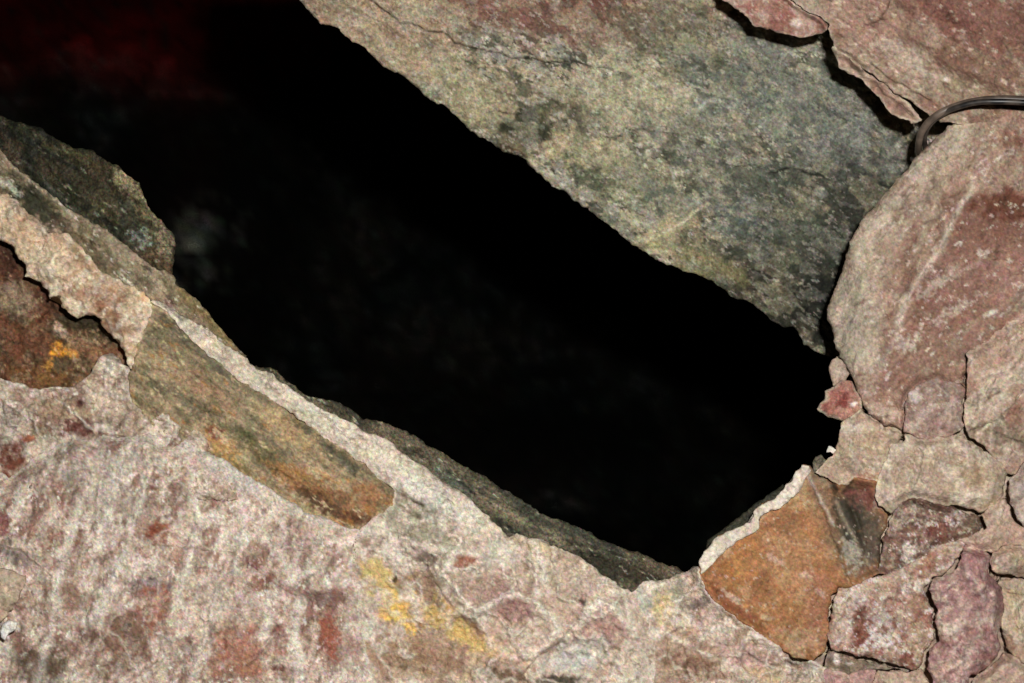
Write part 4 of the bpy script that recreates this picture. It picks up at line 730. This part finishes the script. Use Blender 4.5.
# wedge with orange brown face
WT = [(698, 565), (705, 551), (717, 535), (734, 529), (752, 519), (754, 512), (762, 503), (773, 499), (781, 490), (793, 479), (796, 471), (803, 463), (809, 463), (816, 472), (830, 481), (838, 485), (846, 486), (853, 479), (866, 479), (877, 481), (875, 494), (882, 507), (890, 517)]
o = build('wedge_stone', WT + [(888, 528), (882, 539), (880, 548), (879, 573), (869, 579), (853, 587), (840, 589), (833, 596), (831, 616), (829, 634), (827, 647), (818, 656), (811, 659), (803, 661), (790, 659), (778, 648), (764, 636), (747, 624), (730, 612), (715, 601), (707, 589), (699, 572)],
          y0=10, tilt=(0.0, -0.1), R=7, depth=170, gap=0.15, mat='smooth', cols=((166, 116, 74), (138, 92, 56), (180, 138, 100)), cscale=18, relief=3, rscale=50, fine=0.5, seed=47,
          paint=(('blob', 742, 562, 34, 20, -35, (170, 116, 64), 0.7, 0.8), ('blob', 790, 560, 26, 50, -20, (176, 130, 92), 0.5, 1.0), ('blob', 820, 610, 16, 40, 0, (160, 110, 82), 0.7, 0.9), ('blob', 732, 605, 32, 8, 40, (134, 78, 50), 0.85, 0.9),
                 ('blob', 733, 598, 14, 3, 42, (204, 178, 150), 0.7, 1.2), ('blob', 795, 648, 12, 18, -15, (186, 158, 126), 0.6, 1.0), ('blob', 812, 640, 10, 16, -30, (190, 152, 120), 0.6, 1.0), ('blob', 776, 560, 10, 4, 35, (198, 164, 140), 0.7, 1.0), ('blob', 806, 575, 7, 4, 30, (200, 170, 150), 0.6, 1.0),
                 ('blob', 820, 592, 10, 3, 40, (190, 156, 146), 0.6, 1.0), ('stroke', [(806, 540), (808, 560), (812, 572)], 2, (200, 170, 140), 0.4), ('blob', 768, 618, 10, 3, 20, (198, 172, 138), 0.6, 1.0),
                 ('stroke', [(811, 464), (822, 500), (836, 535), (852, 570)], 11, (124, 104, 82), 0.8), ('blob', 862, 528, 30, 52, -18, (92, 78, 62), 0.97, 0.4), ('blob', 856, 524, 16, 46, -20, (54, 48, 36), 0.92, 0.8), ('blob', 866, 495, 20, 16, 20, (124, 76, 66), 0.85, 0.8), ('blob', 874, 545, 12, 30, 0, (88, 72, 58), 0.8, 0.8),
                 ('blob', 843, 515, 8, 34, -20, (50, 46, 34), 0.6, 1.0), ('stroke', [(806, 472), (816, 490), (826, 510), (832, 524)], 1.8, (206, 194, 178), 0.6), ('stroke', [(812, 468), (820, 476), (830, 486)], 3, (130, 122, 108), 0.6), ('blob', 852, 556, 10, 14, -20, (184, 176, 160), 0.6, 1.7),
                 ('stroke', [(836, 500), (846, 525), (860, 550), (872, 568)], 2, (168, 150, 126), 0.5), ('blob', 800, 495, 12, 18, -30, (176, 150, 110), 0.6, 1.0), ('blob', 880, 503, 5, 8, 0, (190, 170, 156), 0.5, 1.6), ('blob', 868, 572, 14, 6, -10, (118, 84, 64), 0.6)),
          specks=(((200, 178, 158), 4, 0.46, 0.7), ((126, 84, 50), 7, 0.34, 0.5)),
          shape=(('step', [(855, 590), (842, 560), (826, 520), (806, 470)], 60, -5), ('bump', 862, 530, 20, 46, -20, -7), ('ridge', [(806, 470), (826, 520), (842, 560), (852, 585)], 6, 2), ('crack', [(850, 500), (860, 530), (868, 560)], 3, 4), ('crack', [(838, 510), (846, 540), (856, 565)], 3, 3)),
          jitter=0.1)
tag(o, 'orange brown wedge stone with a smooth flat face at the lower end of the hollow', 'stone')
RIM = [(700, 564), (707, 553), (719, 539), (736, 532), (754, 523), (757, 514), (764, 507), (775, 502), (783, 493), (795, 482), (799, 474), (804, 467)]
k = build('dust_rim', [(x - 2.5, y - 2.5) for x, y in RIM] + [(808, 464), (812, 470)] + [(806, 482), (799, 492), (789, 502), (780, 508), (770, 512), (760, 517), (759, 530), (748, 537), (736, 543), (725, 551), (715, 562), (702, 574)],
          y0=7, tilt=(0.0, -0.1), R=3, depth=12, mat='pale', cols=((228, 214, 198), (210, 194, 176)), cscale=12, relief=2, rscale=14, fine=0.7, seed=48, parent=o, wp=0.9, jitter=0.06)
k['label'] = 'chalky white crust along the upper left edge'
R9R = [(941, 546), (933, 550)]
o = build('stone', [(833, 596), (840, 589), (853, 587), (869, 579), (888, 574), (902, 567), (918, 560), (933, 549), (949, 543), (960, 541), (966, 545), (961, 551), (957, 560), (951, 569), (942, 574), (933, 577), (926, 589), (929, 600), (934, 609), (932, 618), (934, 630), (936, 640), (928, 648), (925, 658), (924, 668), (910, 670), (900, 668), (882, 662), (859, 657), (843, 652), (828, 647), (829, 634), (831, 616)],
          y0=2, tilt=(0, -0.05), R=10, depth=110, gap=0.3, mat='pale', cols=((150, 104, 86), (176, 146, 128), (200, 180, 166)), cscale=14, relief=4, rscale=22, fine=1.2, seed=49, soft=0.7, web=0.35,
          paint=(('stroke', [(838, 640), (838, 615), (842, 598), (860, 590), (885, 580), (905, 574)], 6, (196, 172, 148), 0.9), ('stroke', [(905, 572), (925, 560), (945, 550)], 4, (176, 142, 120), 0.7), ('blob', 938, 560, 16, 9, -30, (140, 98, 76), 0.75, 0.9),
                 ('blob', 866, 632, 18, 20, 0, (126, 70, 52), 0.85, 0.9), ('blob', 863, 616, 9, 7, 0, (104, 62, 50), 0.85, 0.8), ('blob', 880, 640, 20, 9, 35, (222, 210, 204), 0.8, 1.1), ('blob', 885, 620, 12, 14, -20, (216, 202, 190), 0.7, 1.2), ('blob', 855, 602, 16, 9, -10, (200, 182, 168), 0.7, 1.1),
                 ('blob', 885, 630, 7, 6, 0, (110, 62, 48), 0.8, 0.9), ('blob', 915, 600, 13, 14, 0, (158, 122, 98), 0.8, 0.8), ('blob', 920, 640, 14, 20, 0, (184, 158, 132), 0.9, 0.6), ('blob', 918, 586, 12, 7, -15, (214, 200, 184), 0.7, 1.0), ('blob', 900, 655, 12, 7, 20, (124, 70, 58), 0.7, 1.0)),
          specks=(((228, 216, 206), 5, 0.24, 0.9), ((112, 60, 46), 5, 0.32, 0.8)), shape=(('step', [(912, 668), (913, 645), (930, 636)], 12, -3), ('bump', 870, 625, 30, 26, 0, -3)), jitter=0.12)
tag(o, 'blocky red brown stone crusted with white patches, right of the orange brown wedge', 'stone')
o = build('stone', [(966, 546), (975, 549), (984, 551), (991, 556), (990, 569), (995, 578), (1000, 589), (1002, 608), (1000, 636), (1002, 651), (990, 665), (972, 675), (969, 690), (968, 760), (931, 760), (931, 681), (926, 670), (926, 658), (929, 649), (937, 640), (935, 630), (933, 618), (935, 609), (930, 600), (927, 589), (934, 578), (943, 575), (952, 570), (958, 560), (962, 551)],
          y0=-14, R=11, depth=110, gap=0.55, mat='pale', cols=((178, 138, 132), (154, 112, 108), (204, 180, 164)), cscale=16, relief=6, rscale=22, ridged=2, fine=0.9, seed=50, soft=0.35, web=0.35, dome=4,
          paint=(('blob', 966, 578, 18, 22, 10, (162, 120, 118), 0.75, 0.9), ('blob', 938, 595, 10, 13, 0, (164, 130, 126), 0.7, 0.9), ('stroke', [(952, 578), (958, 590), (964, 612), (955, 630)], 4, (206, 182, 168), 0.6), ('blob', 980, 630, 14, 30, 0, (148, 102, 96), 0.6, 1.1), ('blob', 945, 632, 14, 10, 0, (206, 184, 166), 0.7, 1.0),
                 ('blob', 948, 645, 8, 8, 0, (150, 108, 100), 0.7, 1.0), ('blob', 945, 670, 18, 14, 0, (196, 168, 150), 0.6, 1.0), ('blob', 990, 610, 10, 16, 0, (186, 158, 146), 0.6, 1.0)),
          specks=(((214, 192, 176), 8, 0.30, 0.7), ((128, 86, 80), 7, 0.34, 0.6)), jitter=0.08)
tag(o, 'tall knobbly mauve pink stone standing at the lower right', 'stone')
o = build('stone', [(985, 526), (980, 514), (992, 506), (1005, 496), (1008, 505), (1013, 513), (1019, 522), (1030, 529), (1060, 540), (1060, 552), (1030, 546), (1004, 545), (992, 551), (984, 551), (975, 549), (966, 545), (960, 541), (972, 537)],
          y0=-4, R=8, depth=100, gap=0.25, mat='pale', cols=((204, 180, 158), (184, 154, 134)), cscale=16, relief=4, rscale=20, fine=0.8, seed=51, soft=0.7, web=0.35, dome=2, paint=(('blob', 975, 546, 12, 5, 0, (190, 150, 142), 0.6), ('blob', 992, 518, 8, 6, 0, (182, 148, 132), 0.6)), jitter=0.08)
tag(o, 'cream stone between the flecked brown stone and the right edge, above the mauve pink stone', 'stone')
o = build('stone', [(1014, 475), (1024, 461), (1040, 451), (1100, 452), (1100, 545), (1060, 540), (1030, 529), (1019, 522), (1013, 512), (1007, 503), (1006, 494), (1009, 484)],
          y0=-12, R=9, depth=100, gap=0.5, mat='pale', cols=((198, 178, 164), (172, 150, 138)), cscale=16, relief=4, rscale=22, fine=0.8, seed=52, soft=0.7, web=0.35, paint=(('blob', 1020, 500, 10, 20, 0, (176, 162, 152), 0.5),), jitter=0.08)
tag(o, 'pale grey stone cut by the right edge, right of the rounded cream stone', 'stone')
o = build('stone', [(992, 552), (1004, 546), (1030, 547), (1060, 553), (1060, 577), (1024, 577), (1008, 576), (996, 575), (991, 568)], y0=-10, R=8, depth=90, gap=0.45, mat='pale', cols=((196, 170, 152), (176, 150, 128)), cscale=14, relief=3, rscale=18, fine=0.8,
          seed=53, soft=0.7, web=0.35, dome=3, paint=(('blob', 1018, 560, 10, 7, 0, (166, 144, 112), 0.7), ('blob', 1002, 558, 8, 6, 0, (196, 166, 156), 0.6)), jitter=0.08)
tag(o, 'small rounded beige stone at the right edge, upper right of the mauve pink stone', 'stone')
o = build('stone', [(991, 570), (996, 577), (1008, 578), (1024, 579), (1060, 579), (1060, 676), (1036, 668), (1024, 663), (1012, 655), (1003, 651), (1001, 636), (1003, 608), (1001, 589)], y0=6, R=8, depth=90, gap=0.35, mat='pale',
          cols=((196, 174, 150), (170, 140, 116)), cscale=20, cstretch=(2, 1, 70), relief=4, rscale=24, rstretch=(2, 1, 70), ridged=3, fine=0.8, seed=54, soft=0.7, web=0.35,
          paint=(('stroke', [(1012, 594), (1014, 615), (1022, 635)], 4, (204, 182, 140), 0.8), ('blob', 1008, 645, 12, 10, 0, (140, 96, 78), 0.7, 0.9), ('blob', 1010, 585, 14, 4, 10, (176, 156, 132), 0.6), ('stroke', [(1008, 592), (1018, 595), (1028, 598)], 0.9, (70, 56, 46), 0.7)), jitter=0.09,
          shape=(('ridge', [(1012, 594), (1014, 615), (1022, 640)], 5, 5), ('crack', [(1003, 588), (1016, 594), (1030, 598)], 1.4, 4)))
tag(o, 'ribbed beige stone at the right edge, right of the mauve pink stone', 'stone')
o = build('stone', [(1004, 653), (1012, 657), (1024, 665), (1036, 670), (1060, 678), (1060, 760), (970, 760), (971, 690), (974, 677), (991, 667)], y0=-16, R=9, depth=90, gap=0.4, mat='pale', cols=((200, 174, 154), (174, 140, 124)), cscale=14, relief=4, rscale=18, fine=0.9,
          seed=55, soft=0.7, web=0.35, paint=(('blob', 1008, 670, 9, 6, -30, (180, 142, 132), 0.6),), jitter=0.08)
tag(o, 'pale stone in the bottom right corner', 'stone')
o = build('stone', [(828, 648), (843, 653), (859, 658), (882, 663), (900, 669), (909, 671), (896, 670), (882, 669), (863, 670), (849, 674), (836, 670), (824, 668)], y0=8, R=4, depth=60, gap=0.4, mat='face', cols=((112, 98, 84), (142, 122, 102)), cscale=10, relief=2, rscale=12,
          fine=1, step=1.0, seed=56, soft=0.7, web=0.35, wp=0.6, paint=(('blob', 837, 660, 4, 6, 0, (216, 206, 198), 0.8, 0.9), ('blob', 850, 663, 4, 3, 0, (206, 198, 186), 0.7, 0.9)), jitter=0.1)
tag(o, 'thin dark sliver of stone squeezed under the white crusted red brown stone', 'stone')
o = build('stone', [(824, 669), (836, 671), (849, 675), (863, 671), (876, 670), (872, 682), (866, 760), (822, 760)], y0=-2, R=7, depth=80, gap=0.3, mat='pale', cols=((190, 150, 142), (170, 136, 124)), cscale=12, relief=3, rscale=16, fine=0.8, seed=57, soft=0.7, web=0.35, jitter=0.08)
tag(o, 'pinkish stone at the bottom edge under the thin dark sliver, left one of two', 'stone')
o = build('stone', [(878, 670), (896, 671), (909, 671), (924, 669), (930, 681), (930, 760), (868, 760), (873, 683)], y0=-4, R=7, depth=80, gap=0.3, mat='pale', cols=((196, 172, 150), (168, 138, 120)), cscale=12, relief=3, rscale=16, fine=0.8, seed=58, soft=0.7, web=0.35, jitter=0.08)
tag(o, 'beige stone at the bottom edge directly left of the mauve pink stone', 'stone')

# small stones caught on the rim of the hollow
o = build('pebble', [(826, 416), (817, 409), (820, 403), (825, 398), (825, 390), (834, 386), (842, 379), (852, 380), (859, 392), (864, 404), (864, 415), (852, 422), (840, 420), (832, 418)], y0=26, R=6, depth=26, step=0.9, mat='face', cols=((150, 96, 84), (172, 130, 112)), cscale=10,
          relief=2, rscale=12, fine=0.8, seed=61, wp=0.6, dome=3, rim=(204, 184, 164), rimw=4, paint=(('blob', 842, 402, 7, 8, 20, (126, 62, 54), 0.9, 0.8), ('blob', 826, 405, 4, 4, 0, (140, 84, 72), 0.8, 0.7), ('blob', 853, 404, 4, 3, 0, (226, 214, 200), 0.9, 0.7)), jitter=0.1)
tag(o, 'small red brown pebble with a pale rim jutting into the hollow below the largest boulder', 'pebble')
o = build('pebble', [(834, 386), (830, 378), (828, 366), (831, 360), (838, 355), (846, 364), (850, 374), (846, 382)], y0=32, R=4, depth=22, step=0.8, mat='pale', cols=((182, 162, 144), (166, 144, 126)), cscale=8, relief=1.5, rscale=9, fine=0.7, seed=62, wp=0.5)
tag(o, 'small pale pebble on top of the red brown pebble at the rim of the hollow', 'pebble')
o = build('stone_chip', [(826, 453), (829, 445.5), (833, 447), (841, 451), (838, 456), (832, 454), (829, 457)][:1] + [(828, 446), (831, 446), (838, 451), (836, 456)] + [(830, 452.5)], y0=16, R=2, depth=8, step=0.6, K=6, mat='pale', cols=((226, 216, 204), (208, 196, 184)), cscale=6,
          relief=0.6, rscale=6, fine=0.4, seed=63, wp=0.2)
tag(o, 'tiny white stone splinter sticking out over the hollow from the beige stone', 'stone')
o = build('stone', [(812, 462), (815, 456), (821, 455), (826, 460), (826, 470), (814, 474)], y0=60, seams=False, R=4, depth=40, step=1.0, mat='dark', cols=((104, 96, 80), (76, 72, 58)), cscale=8, relief=1.5, rscale=9, fine=0.8, seed=64, wp=0.4)
tag(o, 'small dark stone peeping out behind the top of the orange brown wedge', 'stone')
o = build('stone', [(704, 556), (707, 540), (714, 535), (724, 528), (738, 516), (752, 506), (764, 498), (778, 486), (784, 484), (790, 500), (760, 530), (720, 560)], y0=70, seams=False, R=5, depth=60, step=1.1, mat='dark', cols=((58, 56, 40), (44, 44, 34)), cscale=10, relief=2, rscale=14, fine=0.8, seed=65, wp=0.7)
tag(o, 'dark mossy stone showing behind the white crusted edge of the orange brown wedge', 'stone')

# ------------------------------------------------------------------ the cable
cm = bpy.data.materials.new('black_rubber'); cm.use_nodes = True
nt = cm.node_tree; bs = nt.nodes['Principled BSDF']
bs.inputs['Roughness'].default_value = 0.42
n = nt.nodes.new('ShaderNodeTexNoise'); n.inputs['Scale'].default_value = 90; n.inputs['Detail'].default_value = 5
cr = nt.nodes.new('ShaderNodeValToRGB'); cr.color_ramp.elements[0].position = 0.42; cr.color_ramp.elements[0].color = (0.008, 0.008, 0.009, 1)
cr.color_ramp.elements[1].position = 0.75; cr.color_ramp.elements[1].color = (0.12, 0.095, 0.075, 1)
nt.links.new(n.outputs['Fac'], cr.inputs[0]); nt.links.new(cr.outputs[0], bs.inputs['Base Color'])
cm2 = cm.copy(); cm2.name = 'brown_rubber'
r2 = [x for x in cm2.node_tree.nodes if x.type == 'VALTORGB'][0]
r2.color_ramp.elements[0].color = (0.07, 0.052, 0.04, 1); r2.color_ramp.elements[1].color = (0.24, 0.18, 0.14, 1)  # lighter brown tone than the black rubber

def tube(name, pts, rad, m, parent, segs=14):
    cu = bpy.data.curves.new(name + '_path', 'CURVE'); cu.dimensions = '3D'; cu.bevel_depth = rad; cu.bevel_resolution = 4; cu.resolution_u = 10; cu.use_fill_caps = True
    sp = cu.splines.new('BEZIER'); sp.bezier_points.add(len(pts) - 1)
    for b, (u, v, d) in zip(sp.bezier_points, pts):
        b.co = world_pos(np.array([u]), np.array([v]), np.array([d]))[0]; b.handle_left_type = b.handle_right_type = 'AUTO'
    o = bpy.data.objects.new(name, cu); scn.collection.objects.link(o)
    dg = bpy.context.evaluated_depsgraph_get()
    me = bpy.data.meshes.new_from_object(o.evaluated_get(dg)); me.name = name
    bpy.data.objects.remove(o); bpy.data.curves.remove(cu)
    me.materials.clear(); me.materials.append(m)
    for p in me.polygons: p.use_smooth = True
    o = bpy.data.objects.new(name, me); scn.collection.objects.link(o)
    o.parent = parent; o.location = (-parent.location[0], -parent.location[1], -parent.location[2])
    return o
root = bpy.data.objects.new('cable', None); scn.collection.objects.link(root)
root.location = world_pos(np.array([940.]), np.array([113.]), np.array([0.]))[0]
tag(root, 'black cable curling in from the right edge over the boulder and down into the crack', 'cable')
a = tube('strand', [(1110, 104, -40), (1060, 101, -34), (1024, 99.5, -28), (998, 99, -22), (976, 101, -16), (955, 106.5, -8), (937, 115, 0), (924.5, 127, 14), (919, 142, 34), (921, 158, 70), (928, 172, 120)], 3.6 * S, cm2, root)
a['label'] = 'brown strand that turns down into the crack'
a = tube('strand', [(1110, 108, -46), (1060, 105, -42), (1024, 102.5, -38), (998, 101.5, -33), (976, 102.5, -24), (958, 107, -14), (943, 113.5, -2), (931, 123, 10), (925, 134, 26), (926, 150, 60), (932, 168, 120)], 2.9 * S, cm, root)
a['label'] = 'black strand lying over the brown one'
